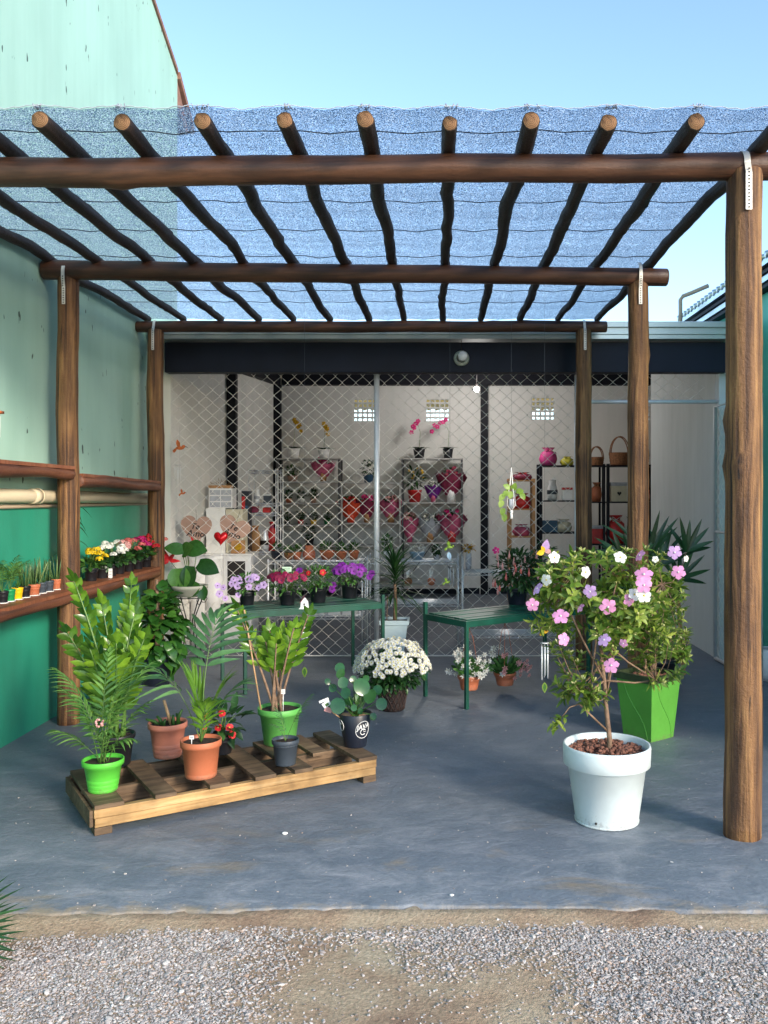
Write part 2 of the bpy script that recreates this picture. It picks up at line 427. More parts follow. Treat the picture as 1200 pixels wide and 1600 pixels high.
# ------------------------------------------------------------------ ground
def floorm():
    m, N, L, B = nt('blue_grey_painted_concrete')
    v = coords(N, L)
    f = noi(N, L, v, .9, 7, .62, .3)
    r = ramp(N, [(.28, (.105, .130, .163)), (.5, (.132, .158, .192)), (.72, (.168, .195, .225))]); L.new(f, r.inputs[0])
    sep = N.new('ShaderNodeSeparateXYZ'); L.new(v, sep.inputs[0])
    # dust and scuffs, denser toward the open front
    mr = N.new('ShaderNodeMapRange'); mr.inputs[1].default_value = 5.6; mr.inputs[2].default_value = 3.4
    mr.inputs[3].default_value = .18; mr.inputs[4].default_value = .75; L.new(sep.outputs[1], mr.inputs[0])
    d = noi(N, L, coords(N, L, (1, 1.6, 1)), 3.2, 8, .68, .7)
    rd = ramp(N, [(.46, (0, 0, 0)), (.70, (1, 1, 1))]); L.new(d, rd.inputs[0])
    mu = N.new('ShaderNodeMath'); mu.operation = 'MULTIPLY'; L.new(rd.outputs[0], mu.inputs[0]); L.new(mr.outputs[0], mu.inputs[1])
    c = mixc(N, L, mu.outputs[0], r.outputs[0], (.30, .31, .34))
    s = noi(N, L, coords(N, L, (1, 2.2, 1)), 1.5, 6, .6, .4)
    rs = ramp(N, [(.58, (0, 0, 0)), (.70, (1, 1, 1))]); L.new(s, rs.inputs[0])
    mr2 = N.new('ShaderNodeMapRange'); mr2.inputs[1].default_value = 4.4; mr2.inputs[2].default_value = 3.7
    mr2.inputs[3].default_value = 0; mr2.inputs[4].default_value = .7; L.new(sep.outputs[1], mr2.inputs[0])
    mu2 = N.new('ShaderNodeMath'); mu2.operation = 'MULTIPLY'; L.new(rs.outputs[0], mu2.inputs[0]); L.new(mr2.outputs[0], mu2.inputs[1])
    c = mixc(N, L, mu2.outputs[0], c, (.25, .19, .12))
    # sandy edge
    ed = noi(N, L, v, 11, 7, .7); 
    ea = N.new('ShaderNodeMath'); ea.operation = 'MULTIPLY_ADD'; L.new(ed, ea.inputs[0]); ea.inputs[1].default_value = .35; L.new(sep.outputs[1], ea.inputs[2])
    mr3 = N.new('ShaderNodeMapRange'); mr3.inputs[1].default_value = 3.56; mr3.inputs[2].default_value = 3.48; L.new(ea.outputs[0], mr3.inputs[0])
    mr3.inputs[4].default_value = .8
    c = mixc(N, L, mr3.outputs[0], c, (.30, .24, .17))
    sc = noi(N, L, coords(N, L, (1.2, 7, 1)), 5, 5, .65, 1.5); rsc = ramp(N, [(.63, (0, 0, 0)), (.70, (.5, .5, .5))]); L.new(sc, rsc.inputs[0])
    c = mixc(N, L, rsc.outputs[0], c, (.34, .35, .37))
    g = noi(N, L, v, 55, 4, .7)
    rg = ramp(N, [(.3, (.86, .86, .86)), (.7, (1.1, 1.1, 1.1))]); L.new(g, rg.inputs[0])
    c = mixc(N, L, 1.0, c, rg.outputs[0], 'MULTIPLY')
    L.new(c, B.inputs['Base Color']); 
    rr = ramp(N, [(.3, (.38,) * 3), (.7, (.62,) * 3)]); L.new(f, rr.inputs[0]); L.new(rr.outputs[0], B.inputs['Roughness'])
    h1 = noi(N, L, coords(N, L, (1, 1.4, 1)), 7, 8, .7, .5)
    bump(N, L, h1, B, .6, .02); return m
def sandm():
    m, N, L, B = nt('sandy_ground')
    v = coords(N, L)
    f = noi(N, L, v, 2.2, 6, .65, .3)
    r = ramp(N, [(.3, (.29, .18, .12)), (.46, (.47, .33, .22)), (.7, (.58, .47, .33))]); L.new(f, r.inputs[0])
    g = noi(N, L, v, 60, 5, .7); rg = ramp(N, [(.3, (.62, .6, .58)), (.7, (1.15, 1.15, 1.15))]); L.new(g, rg.inputs[0])
    c = mixc(N, L, 1.0, r.outputs[0], rg.outputs[0], 'MULTIPLY'); L.new(c, B.inputs['Base Color'])
    B.inputs['Roughness'].default_value = .95; bump(N, L, g, B, .9, .012); return m
def stonem():
    m, N, L, B = nt('crushed_stone')
    g = N.new('ShaderNodeNewGeometry')
    r = ramp(N, [(0, (.22, .18, .155)), (.25, (.35, .30, .28)), (.6, (.47, .415, .39)), (.88, (.60, .55, .51)), (.95, (.42, .27, .19)), (1, (.70, .68, .66))])
    L.new(g.outputs['Random Per Island'], r.inputs[0]); L.new(r.outputs[0], B.inputs['Base Color'])
    B.inputs['Roughness'].default_value = .85; bump(N, L, noi(N, L, coords(N, L), 300, 3), B, .4, .003); return m
M['floor'] = floorm(); M['sand'] = sandm(); M['stone'] = stonem()

mb = MB(); n = 110                     # ground sheet, reaching the horizon; finer near the gravel yard
mb.add([(-400, -400, -.06), (400, -400, -.06), (400, 600, -.06), (-400, 600, -.06)], [(0, 1, 2, 3)])
mb.build('ground', M['sand'], smooth=False, kind='structure')
mb = MB(); nx, ny = 150, 60
def edge_y(x):
    e = 3.31 + .06 * math.exp(-((x - .15) / .9) ** 2) + .030 * noise.noise(V((x * 2.6, 0, 1))) + .016 * noise.noise(V((x * 8, 0, 5))) + .006 * noise.noise(V((x * 27, 0, 5)))
    return e
def gz(x, y): return -.028 + .012 * noise.noise(V((x * 1.6, y * 2.2, 3))) + .006 * noise.noise(V((x * 9, y * 9, 0)))
vs = []; fs = []
for j in range(ny + 1):
    for i in range(nx + 1):
        x = -3.2 + 7.2 * i / nx; y = 1.2 + 2.35 * j / ny
        d_ = max(0, min(1, (y - edge_y(x) + .12) / .12)); vs.append((x, y, gz(x, y) * (1 - .75 * d_) - (.03 if y > edge_y(x) + .02 else 0)))
for j in range(ny):
    for i in range(nx):
        a = j * (nx + 1) + i; fs.append((a, a + 1, a + nx + 2, a + nx + 1))
mb.add(vs, fs); mb.build('sand_yard', M['sand'], kind='structure')

mb = MB(); n = 600; xs = [-2.66 + 9.6 * i / n for i in range(n + 1)]     # slab with a ragged front edge
rows = [0, .015, .04, .1]
vs = []
for x in xs:
    e = edge_y(x)
    vs += [(x, e - .006, -.05), (x, e, -.004), (x, e + .006, 0), (x, 4.2, 0), (x, 14.2, 0)]
fs = []
for i in range(n):
    for k in range(4):
        a = i * 5 + k; fs.append((a, a + 5, a + 6, a + 1))
mb.add(vs, fs); mb.build('concrete_floor', M['floor'], smooth=True, kind='structure')

# gravel (nobody could count it)
def gravel():
    rs = np.random.RandomState(3)
    t = (1 + 5 ** .5) / 2
    bv = np.array([(-1, t, 0), (1, t, 0), (-1, -t, 0), (1, -t, 0), (0, -1, t), (0, 1, t), (0, -1, -t), (0, 1, -t), (t, 0, -1), (t, 0, 1), (-t, 0, -1), (-t, 0, 1)], float)
    bv /= np.linalg.norm(bv[0])
    bf = np.array([(0, 11, 5), (0, 5, 1), (0, 1, 7), (0, 7, 10), (0, 10, 11), (1, 5, 9), (5, 11, 4), (11, 10, 2), (10, 7, 6), (7, 1, 8), (3, 9, 4), (3, 4, 2), (3, 2, 6), (3, 6, 8), (3, 8, 9), (4, 9, 5), (2, 4, 11), (6, 2, 10), (8, 6, 7), (9, 8, 1)])
    VS = []; FS = []; k = 0; tries = 0
    while k < 52000 and tries < 260000:
        tries += 1
        x = rs.uniform(-1.8, 1.55); y = rs.uniform(2.35, 3.40)
        e = edge_y(x)
        if y > e - .02: continue
        dn = .62 + noise.noise(V((x * 1.5 + 4, y * 2.3, 2))) * .95 + noise.noise(V((x * 5, y * 6, 7))) * .35
        if x > .45: dn += .38
        if x < -.95: dn += .22
        dn -= max(0, (y - (e - .17))) * 7
        dn -= .75 * math.exp(-((x + .25) / .22) ** 2 - ((y - 2.75) / .35) ** 2)
        dn -= .55 * math.exp(-((x - .10) / .22) ** 2 - ((y - 2.75) / .18) ** 2)
        if rs.rand() > min(1, max(.035, dn)): continue
        s = rs.uniform(.0026, .0056) * (1.0 if rs.rand() < .96 else 1.7)
        sc = np.array([rs.uniform(.8, 1.6), rs.uniform(.7, 1.1), rs.uniform(.35, .65)]) * s
        a = rs.uniform(0, 6.28); b = rs.uniform(-.5, .5)
        v = bv * (1 + rs.uniform(-.25, .25, (12, 1))) * sc
        ca, sa, cb, sb = math.cos(a), math.sin(a), math.cos(b), math.sin(b)
        Rz = np.array([(ca, -sa, 0), (sa, ca, 0), (0, 0, 1)]); Ry = np.array([(cb, 0, sb), (0, 1, 0), (-sb, 0, cb)])
        v = v @ Ry.T @ Rz.T + np.array([x, y, gz(x, y) + s * rs.uniform(.1, .7)])
        VS.append(v); FS.append(bf + 12 * k); k += 1
    Vv = np.concatenate(VS); Ff = np.concatenate(FS)
    me = bpy.data.meshes.new('gravel'); me.from_pydata(Vv.tolist(), [], Ff.tolist()); me.materials.append(M['stone'])
    o = bpy.data.objects.new('gravel', me); col.objects.link(o)
    tag(o, 'grey crushed stone gravel scattered over the sandy ground in front of the floor', 'gravel', kind='stuff')
gravel()

def grit():
    m_ = MB()
    for k in range(520):
        x = U(-2.2, 2.4); y = 3.34 + (U(0, 1) ** 2.4) * 3.4
        if y < edge_y(x) + .02: continue
        s = U(.0012, .0034) * (1.9 if U(0, 1) > .95 else 1)
        a = U(0, 3.14); rot = Matrix.Rotation(a, 3, 'Z')
        m_.box((x, y, s * .35), (s * U(1.2, 2.6), s * U(.8, 1.4), s * .7), rot)
    o = m_.build('floor_grit', M['stone'], smooth=False, kind='stuff')
    tag(o, 'fine grit and tiny chips strewn over the grey concrete floor', 'grit')
grit()
# small loose bits on the floor
for i, (px, py, s, lab) in enumerate([(445, 1304, .012, 'small whitish stone chip on the concrete below the pallet'),
                                      (706, 1400, .008, 'tiny tan stone on the grey floor below the white pot')]):
    Y = GY(py); m_ = MB(); m_.ball((0, 0, s * .5), s, 4, 6, (1.2, .8, .55))
    tag(m_.build('stone_chip', M['card'], smooth=False, loc=(PX(px, Y), Y, 0)), lab, 'stone')

# ------------------------------------------------------------------ logs
def log(name, p0, p1, r0, r1, mat, parent, wob=.004, rough=.05, seed=0, knots=2, seg=18, rings=None, endm=None):
    p0 = V(p0); p1 = V(p1); d = p1 - p0; Ln = d.length
    n = rings or max(10, int(Ln / .07)); rr = random.Random(seed)
    kn = [(rr.uniform(.1, .9) * Ln, rr.uniform(0, 6.28)) for _ in range(knots)]
    mb = MB(); vs = []
    for i in range(n + 1):
        t = i / n; z = Ln * t; env = min(1, 6 * t, 6 * (1 - t))
        kk = .35 * wob * env; ox = kk * noise.noise(V((z * 5, seed * 2.1, 4))) * 2 + wob * env * 2 * noise.noise(V((z * 1.3, seed * 3.1, 0))); oy = wob * env * 2 * noise.noise(V((z * 1.3, seed * 3.1, 9)))
        for k in range(seg):
            a = 2 * math.pi * k / seg
            r = (r0 + (r1 - r0) * t) * (1 + rough * noise.noise(V((math.cos(a) * 1.2, math.sin(a) * 1.2, z * 2.2 + seed * 7))) + rough * .6 * noise.noise(V((math.cos(a) * 3, math.sin(a) * 3, z * 9 + seed))))
            for kz, ka in kn:
                da = (a - ka + math.pi) % (2 * math.pi) - math.pi
                r += r0 * .20 * math.exp(-((z - kz) / (r0 * .55)) ** 2 - (da / .5) ** 2)
            vs.append((ox + r * math.cos(a), oy + r * math.sin(a), z))
    fs = [(i * seg + k, i * seg + (k + 1) % seg, (i + 1) * seg + (k + 1) % seg, (i + 1) * seg + k) for i in range(n) for k in range(seg)]
    mb.add(vs, fs)
    # cut ends, slightly chamfered
    for base, sgn in ((0, -1), (n * seg, 1)):
        ring = [V(vs[base + k]) for k in range(seg)]
        c = sum(ring, V()) / seg
        inner = [c + (q - c) * .9 + V((0, 0, sgn * .006)) for q in ring]
        o = len(mb.v); mb.v += [tuple(q) for q in inner]
        for k in range(seg):
            k2 = (k + 1) % seg
            f = (base + k, base + k2, o + k2, o + k); mb.f.append(f if sgn > 0 else f[::-1]); mb.m.append(0)
        cap = tuple(o + k for k in range(seg)); mb.f.append(cap if sgn > 0 else cap[::-1]); mb.m.append(1)
    ob = mb.build(name, [mat, endm or M['end']], parent)
    ob.location = p0; ob.rotation_mode = 'QUATERNION'; ob.rotation_quaternion = d.to_track_quat('Z', 'Y')
    return ob

Y1, Y2, Y3 = 4.056, 6.03, 7.89         # the three rows of the pergola
WX = -2.66                             # face of the mint wall
perg = root('pergola', 'rustic log pergola with brown posts, beams and dark rafters under blue shade netting', 'pergola', (0, 0, 0))
posts = [(1.375, Y1, .082, 'front', 3.0), (1.343, Y2, .071, '', 2.97), (1.279, Y3, .072, '', 2.98),
         (-2.49, Y2, .072, '', 3.0), (-2.49, Y3, .073, '', 2.98), (-2.49, Y1, .08, '', 2.95)]
for i, (x, y, r, _, h) in enumerate(posts):
    log('post', (x, y, -.01), (x + (0.0 if i else .012), y, h), r * 1.02, r * .95, M['post'], perg, .006, .05, seed=10 + i, knots=4, seg=28)
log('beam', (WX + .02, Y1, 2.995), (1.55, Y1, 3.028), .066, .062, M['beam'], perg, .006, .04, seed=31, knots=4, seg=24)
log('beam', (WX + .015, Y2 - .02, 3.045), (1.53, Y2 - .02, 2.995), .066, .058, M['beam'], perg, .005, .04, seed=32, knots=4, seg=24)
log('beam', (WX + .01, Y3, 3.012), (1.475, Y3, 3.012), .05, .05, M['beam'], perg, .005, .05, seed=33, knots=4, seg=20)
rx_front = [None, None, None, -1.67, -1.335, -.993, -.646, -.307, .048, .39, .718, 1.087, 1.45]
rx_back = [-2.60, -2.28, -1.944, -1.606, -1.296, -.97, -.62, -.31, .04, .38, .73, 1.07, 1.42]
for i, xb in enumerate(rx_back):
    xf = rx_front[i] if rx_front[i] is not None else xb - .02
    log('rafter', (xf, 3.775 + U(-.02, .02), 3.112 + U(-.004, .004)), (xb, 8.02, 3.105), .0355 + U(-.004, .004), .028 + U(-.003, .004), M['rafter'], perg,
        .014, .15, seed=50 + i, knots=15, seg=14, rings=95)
for x, y in [(1.375, Y1), (1.343, Y2), (1.279, Y3), (-2.49, Y2), (-2.49, Y3)]:   # perforated straps over the beams
    rb = .066 if y != Y3 else .05; ob = .0
    zc = 3.02 if y != Y3 else 3.012
    yo = y - (.02 if y == Y2 else 0)
    m_ = MB(); w = .011 if y != Y1 else .014; pts = []
    for k in range(13):
        a = math.pi * k / 12 * .5 + math.pi / 2
        pts.append((yo + (rb + .007) * math.cos(a), zc + (rb + .007) * math.sin(a)))
    pr = next(p[2] for p in posts if abs(p[0] - x) < 1e-4 and abs(p[1] - y) < 1e-4)
    yf = min(yo - rb - .007, y - pr - .010)
    pts += [(yf, zc - .05), (y - pr - .009, zc - .10), (y - pr - .009, zc - .215)]
    for (ya, za), (yb, zb) in zip(pts[:-1], pts[1:]):
        m_.add([(x - w, ya, za), (x + w, ya, za), (x + w, yb, zb), (x - w, yb, zb), (x - w, ya + .003, za - .001), (x + w, ya + .003, za - .001), (x + w, yb + .003, zb - .001), (x - w, yb + .003, zb - .001)],
               [(0, 1, 2, 3), (4, 7, 6, 5), (0, 3, 7, 4), (1, 5, 6, 2)])
    for k in range(12):
        z = zc - .205 + .0155 * k
        if z > zc - .02: break
        m_.box((x, (y - pr - .0105) if z < zc - .1 else yf - .001, z), (.007, .004, .006), None, 1)
    m_.build('strap', [M['strap'], M['ink']], perg, smooth=False)
# net, sagging between rafters
nx, ny = 420, 120; mb = MB(); vs = []
x0, x1 = WX + .01, 1.46
for j in range(ny + 1):
    t = j / ny; y = 3.73 + (8.28 - 3.73) * t
    for i in range(nx + 1):
        x = x0 + (x1 - x0) * i / nx
        xr = [((rx_front[k] if rx_front[k] is not None else rx_back[k]) * (1 - t) + rx_back[k] * t) for k in range(13)]
        d = min(abs(x - q) for q in xr)
        sag = min(1, d / .17) ** 1.5 * (.011 + .004 * noise.noise(V((x * .8, y, 0))))
        z = 3.157 - sag + .007 * noise.noise(V((x * 3, y * 3, 1)))
        yy = y
        if j == 0: yy = y + sag * .8; 
        vs.append((x, yy, z))
fs = [(j * (nx + 1) + i, j * (nx + 1) + i + 1, (j + 1) * (nx + 1) + i + 1, (j + 1) * (nx + 1) + i) for j in range(ny) for i in range(nx)]
mb.add(vs, fs); mb.build('shade_net', M['net'], perg)
m_ = MB(); m_.tube([V(vs[i]) + V((0, -.004, .004 + .003 * math.sin(i))) for i in range(0, nx + 1, 2)], .0022, 5)
m_.build('net_edge_cord', M['edgecord'], perg)
for y in (3.98, 4.92, 5.46, 6.05, 6.6, 7.1, 7.5):
    m_ = MB(); j = int((y - 3.73) / (8.28 - 3.73) * ny)
    m_.tube([V(vs[j * (nx + 1) + i]) + V((0, .016 * math.sin(i * .17 + y) * noise.noise(V((i * .03, y, 0))) * 2, -.008)) for i in range(0, nx + 1, 2)], .0028, 4)
    m_.build('net_seam_cord', M['cord'], perg)
for i in (3, 4, 5, 6, 7, 8, 9, 10, 11):                 # white ties at the rafter tips
    m_ = MB(); x = rx_front[i]
    for k in range(5):
        a = U(-.03, .03); m_.tube([(x + a, 3.745, 3.156), (x + a + U(-.012, .012), 3.735, 3.168 + U(0, .006)), (x + a + U(-.02, .02), 3.76, 3.158)], .0022, 4)
    m_.build('net_tie', M['edgecord'], perg)

# ------------------------------------------------------------------ left house (mint wall)
hs = root('neighbour_house', 'tall mint green house wall with dark green lower band beside the pergola', 'house', (WX, 5, 0))
def top(y): return 6.12 - .402 * (y - 8.31)
m_ = MB(); m_.prism_x([(-3.5, 1.46), (4.13, 1.46), (4.13, top(9.13)), (-3.5, top(1.5))], 0, -.2); m_.build('upper_wall', M['mint'], hs, smooth=False)
m_ = MB(); m_.prism_x([(-3.5, -.05), (4.13, -.05), (4.13, 1.46), (-3.5, 1.46)], .004, -.2); m_.build('lower_wall', M['green'], hs, smooth=False)
m_ = MB(); m_.b2(-6, -.2, 3.93, 4.13, -.05, top(9.13) - .02); m_.build('rear_wall', M['mint'], hs, smooth=False)
m_ = MB(); m_.prism_x([(-3.5, top(1.5) + .003), (4.10, top(9.10) + .003), (4.10, top(9.10) + .05), (-3.5, top(1.5) + .05)], .02, -6); m_.build('roof', M['verge'], hs, smooth=False)
m_ = MB(); m_.prism_x([(4.134, 5.77), (4.66, 5.42), (4.66, 5.50), (4.134, 5.84)], .03, -6); m_.build('roof_overhang', M['verge'], hs, smooth=False)
m_ = MB(); m_.prism_x([(4.134, 5.5), (4.50, 5.34), (4.50, 5.44), (4.134, 5.74)], .0, -6); m_.build('fascia', M['verge'], hs, smooth=False)

def pipe(name, label, r, z0, z1, mat, collars):
    rt = root(name, label, 'pipe', (WX + .005 + r, 5, z0))
    m_ = MB(); m_.tube([(0, -1.5, .0), (0, 3.15, z1 - z0)], r, 20); m_.build('pipe_run', mat, rt)
    for y in collars:
        m_ = MB(); zz = (z1 - z0) * (y + 1.5) / 4.65
        m_.tube([(0, y - .04, zz), (0, y + .05, zz)], r * 1.14, 20)
        m_.tube([(0, y + .05, zz), (0, y + .062, zz)], r * 1.22, 20); m_.build('pipe_collar', mat, rt)
pipe('drain_pipe', 'thick beige plastic drain pipe with collar along the green wall', .043, 1.555, 1.50, M['pvc'], [.78])
pipe('water_pipe', 'thin beige plastic pipe just under the thick pipe on the green wall', .013, 1.475, 1.452, M['pvc2'], [])

def plank(name, label, y0, y1, z0, z1, up, grp):
    rt = root(name, label, 'shelf' if 'shelf' in name else 'rail', (WX, y0, z0), group=grp)
    rt_l = y1 - y0
    a = log('log_face', (.20, 0.0, 0), (.20, rt_l, z1 - z0), .046, .040, M['rail'], rt, .012, .10, seed=int(y0 * 10 + z0 * 3), knots=4, endm=M['rail'])
    m_ = MB(); n = 24
    pts = []
    for i in range(n + 1):
        t = i / n; y = rt_l * t; z = (z1 - z0) * t + .052
        w = .235 + .012 * noise.noise(V((y * 3, z0, y0)))
        pts.append((w, y, z))
    vs = []; fs = []
    for (w, y, z) in pts: vs += [(.008, y, z - .022), (.008, y, z), (w, y, z), (w, y, z - .022)]
    for i in range(n):
        for k in range(4):
            a_ = i * 4 + k; b_ = i * 4 + (k + 1) % 4; fs.append((a_, a_ + 4, b_ + 4, b_))
    fs += [(0, 1, 2, 3), (n * 4 + 3, n * 4 + 2, n * 4 + 1, n * 4)]
    m_.add(vs, fs); o = m_.build('board', M['shelf'], rt, smooth=False)
    return rt
SHZ = .905
plank('log_shelf', 'lower log shelf with a row of snake plant pots, left of the wall post', 4.2, Y2 - .05, SHZ - .052, SHZ - .052, True, 'log shelves on the green wall')
plank('log_shelf', 'lower log shelf with flowering kalanchoe pots, right of the wall post', Y2 + .08, Y3 - .07, SHZ - .052, SHZ - .052, True, 'log shelves on the green wall')
plank('log_rail', 'empty upper log rail above the beige pipe at the photo left edge', 4.2, Y2 - .05, 1.69, 1.675, False, 'log rails on the mint wall')
plank('log_rail', 'thinner empty upper log rail between the two left posts', Y2 + .08, Y3 - .07, 1.63, 1.60, False, 'log rails on the mint wall')

# ------------------------------------------------------------------ the shop
SF, SB = 8.41, 13.76                  # shop front and back
LX, RX = -2.5, 2.60
shop = root('flower_shop', 'open fronted flower shop with navy beam, pale walls and metal gutter behind the pergola', 'shop', (0, SF, 0))
D = SB - SF
m_ = MB(); m_.prism_x([(0, -.04), (D + .15, -.04), (D + .15, 3.36), (0, 3.02)], LX - .15, LX); m_.build('left_wall', M['white_wall'], shop, smooth=False)
# back wall built round the openings of the vent blocks
vents = [(-1.13, 2.82), (-.015, 2.82), (1.61, 2.845), (3.08, 2.83)]; hw = .185
m_ = MB(); xs_ = [LX]
for x, z in vents: xs_ += [x - hw, x + hw]
xs_.append(5.0)
for i in range(0, len(xs_), 2): m_.b2(xs_[i], xs_[i + 1], D, D + .12, -.04, 3.36)
for x, z in vents:
    m_.b2(x - hw, x + hw, D, D + .12, -.04, z - hw); m_.b2(x - hw, x + hw, D, D + .12, z + hw, 3.36)
m_.build('back_wall', M['inner_wall'], shop, smooth=False)
for x, z in vents:
    m_ = MB(); n = 5; p = 2 * hw / n
    for k in range(n + 1):
        q = -hw + k * p; q = max(-hw + .008, min(hw - .008, q))
        m_.b2(x + q - .009, x + q + .009, D + .01, D + .10, z - hw, z + hw)
        for j in range(n):
            a0 = -hw + j * p + .010; a1 = -hw + (j + 1) * p - .010
            m_.b2(x + a0, x + a1, D + .012, D + .098, z + q - .012, z + q + .012)
    m_.build('vent_block', M['inner_wall'], shop, smooth=False)
m_ = MB(); m_.prism_x([(0, -.04), (10.96 - SF, -.04), (10.96 - SF, 3.17), (0, 3.02)], RX, RX + .12); m_.build('right_wall', M['blue_wall'], shop, smooth=False)
m_ = MB(); m_.b2(RX + .12, 5.0, 10.84 - SF, 10.96 - SF, -.04, 3.16); m_.b2(5.0, 5.12, 10.84 - SF, D + .12, -.04, 3.36); m_.build('side_room_wall', M['inner_wall'], shop, smooth=False)
m_ = MB(); m_.b2(RX + .003, RX + .30, -.10, -.003, -.04, 3.0); m_.build('front_pillar', M['blue_wall'], shop, smooth=False)
m_ = MB(); m_.b2(LX - .147, LX - .003, -.035, -.002, -.04, 2.95); m_.build('front_pillar', M['white_wall'], shop, smooth=False)
m_ = MB(); m_.b2(LX - .01, RX + .05, -.20, -.06, 2.655, 2.93); m_.build('front_beam', M['navy'], shop, smooth=False, bevel=.004)
m_ = MB(); m_.prism_x([(-.02, 3.024), (D + .2, 3.372), (D + .2, 3.40), (-.02, 3.05)], LX - .16, 5.1); m_.build('ceiling', M['ceiling'], shop, smooth=False)
m_ = MB(); m_.prism_x([(-.05, 3.055), (-.05, 3.15), (D + .5, 3.62), (D + .5, 3.56), (.02, 3.09), (.02, 3.055)], LX - .2, 5.2); m_.build('roof', M['galv'], shop, smooth=False)
m_ = MB(); z0 = 2.945                                   # stepped gutter profile
m_.prism_x([(-.06, z0), (-.30, z0), (-.30, z0 + .035), (-.315, z0 + .04), (-.315, z0 + .065), (-.29, z0 + .07), (-.29, z0 + .10), (-.32, z0 + .105), (-.32, z0 + .145), (-.31, z0 + .15), (-.06, z0 + .15)], -2.62, 2.76)
m_.build('gutter', M['gutter'], shop, smooth=False)
m_ = MB(); m_.prism_x([(-.06, z0), (-.20, z0 - .0), (-.20, z0 + .14), (-.06, z0 + .14)], 2.765, 2.80); m_.build('gutter_end', M['blue_wall'], shop, smooth=False)
for x, y in ((LX + .06, 10.6 - SF), (LX + .055, 13.62 - SF), (.70, 13.68 - SF)):
    m_ = MB(); m_.b2(x - .055, x + .055, y - .055, y + .055, 0, 3.19); m_.build('column', M['black'], shop, smooth=False, bevel=.004)
m_ = MB(); m_.b2(LX + .12, 4.98, D - .14, D - .003, 3.192, 3.36); m_.build('rear_beam', M['black'], shop, smooth=False)
m_ = MB(); m_.prism_x([(.3, 2.90), (D - .15, 3.19), (D - .15, 3.35), (.3, 3.03)], LX + .002, LX + .10); m_.build('side_beam', M['black'], shop, smooth=False)
m_ = MB(); m_.b2(LX + .12, .63, D - .012, D - .002, 0, .09); m_.b2(.77, 4.9, D - .012, D - .002, 0, .09); m_.build('skirting', M['navy'], shop, smooth=False)

m_ = MB(); n = 240
vs = []
for k in range(n + 1):
    x = -3 + 8 * k / n; w_ = .018 * math.sin(k * 1.6)
    vs += [(x, D + .8, 2.90 + w_), (x, D + 2.6, 3.36 + w_)]
m_.add(vs, [(2 * k, 2 * k + 2, 2 * k + 3, 2 * k + 1) for k in range(n)])
m_.build('rear_eave', leafm('yellow_translucent_sheet', (.90, .66, .20), (.92, .70, .25), .5, .8), shop)

# lamp on the front beam, lit bulb inside
rt = root('wall_lamp', 'round white unlit wall lamp on the navy beam', 'lamp', (PX(721, 8.2), 8.208, PZ(560, 8.2)))
m_ = MB(); m_.lathe([(.001, 0), (.068, 0), (.072, .012), (.06, .03), (.045, .036)], 32)
o = m_.build('flange', M['stone_pot'], rt); o.rotation_euler = (R(90), 0, 0)
m_ = MB(); m_.lathe([(.045, .03), (.043, .075), (.036, .09), (0, .094)], 28); o = m_.build('cap', M['white'], rt); o.rotation_euler = (R(90), 0, 0); o.location = (.01, 0, .012)
m_ = MB(); m_.tube([(0, -.006, .065), (0.0, -.006, .17)], .0025, 4); m_.build('cable', M['ink'], rt)
em, N, L, B = nt('lit_bulb'); B.inputs['Emission Color'].default_value = (1, .95, .85, 1); B.inputs['Emission Strength'].default_value = 30
bp = V((PX(745, 12.2), 12.2, PZ(608, 12.2)))
rt = root('light_bulb', 'small lit round bulb hanging from the shop ceiling', 'bulb', bp)
m_ = MB(); m_.ball((0, 0, 0), .036, 10, 16); m_.build('globe', em, rt)
m_ = MB(); m_.tube([(0, 0, .03), (0, 0, .075)], .018, 12); m_.tube([(0, 0, .075), (0, 0, 3.365 - bp.z)], .003, 5); m_.build('socket', M['ink'], rt)
pl = bpy.data.lights.new('bulb_light', 'POINT'); pl.energy = 24; pl.shadow_soft_size = .22; pl.color = (1, .95, .90)
po = bpy.data.objects.new('bulb_light', pl); col.objects.link(po); po.location = bp + V((0, -.06, -.02)); po.parent = None

# ------------------------------------------------------------------ chain link front
def links(mb, x0, x1, z0, z1, y, r=.0030, a=.128, b=.117, axis='x'):
    n = int(round((x1 - x0) / (a / 2))); s = (x1 - x0) / n; mz = int(round((z1 - z0) / (b / 2))); h = (z1 - z0) / mz
    for k in range(n):
        pts = []
        for j in range(mz + 1):
            side = (j + k) % 2
            xx = x0 + (k + side) * s + (.004 if side else -.004) * (0 if (k + side) in (0, n) else 1)
            yy = y + (.003 if side else -.003)
            wob = .012 * noise.noise(V((xx * .8, j * h * 1.1, 4)))
            zz = z0 + j * h + .010 * noise.noise(V((xx * 1.7, j * h * .9, 1)))
            pts.append((xx, yy + wob, zz) if axis == 'x' else (y + wob, xx, zz))
        mb.tube(pts, r, 4, False)
FP = 8.36
xp = PX(898, FP)
fen = root('chain_link_screen', 'galvanised chain link mesh screen across the shop front with a grey centre pole', 'fence', (0, FP, 0))
m_ = MB(); links(m_, LX + .012, PX(588, FP), .03, 2.75, .0); m_.build('mesh_panel', M['wire'], fen)
m_ = MB(); links(m_, PX(590, FP), xp, .03, 2.75, .0); m_.build('mesh_panel', M['wire'], fen)
m_ = MB(); links(m_, xp + .03, PX(1100, FP), 2.42, 2.75, .0); m_.build('mesh_panel', M['wire'], fen)
m_ = MB(); m_.tube([(PX(589, FP), -.03, 0), (PX(589, FP), -.03, 2.652)], .025, 16); m_.build('post', M['tubem'], fen)
m_ = MB(); m_.tube([(xp + .01, 0, 0), (xp + .01, 0, 2.652)], .013, 12); m_.build('post', M['tubem'], fen)
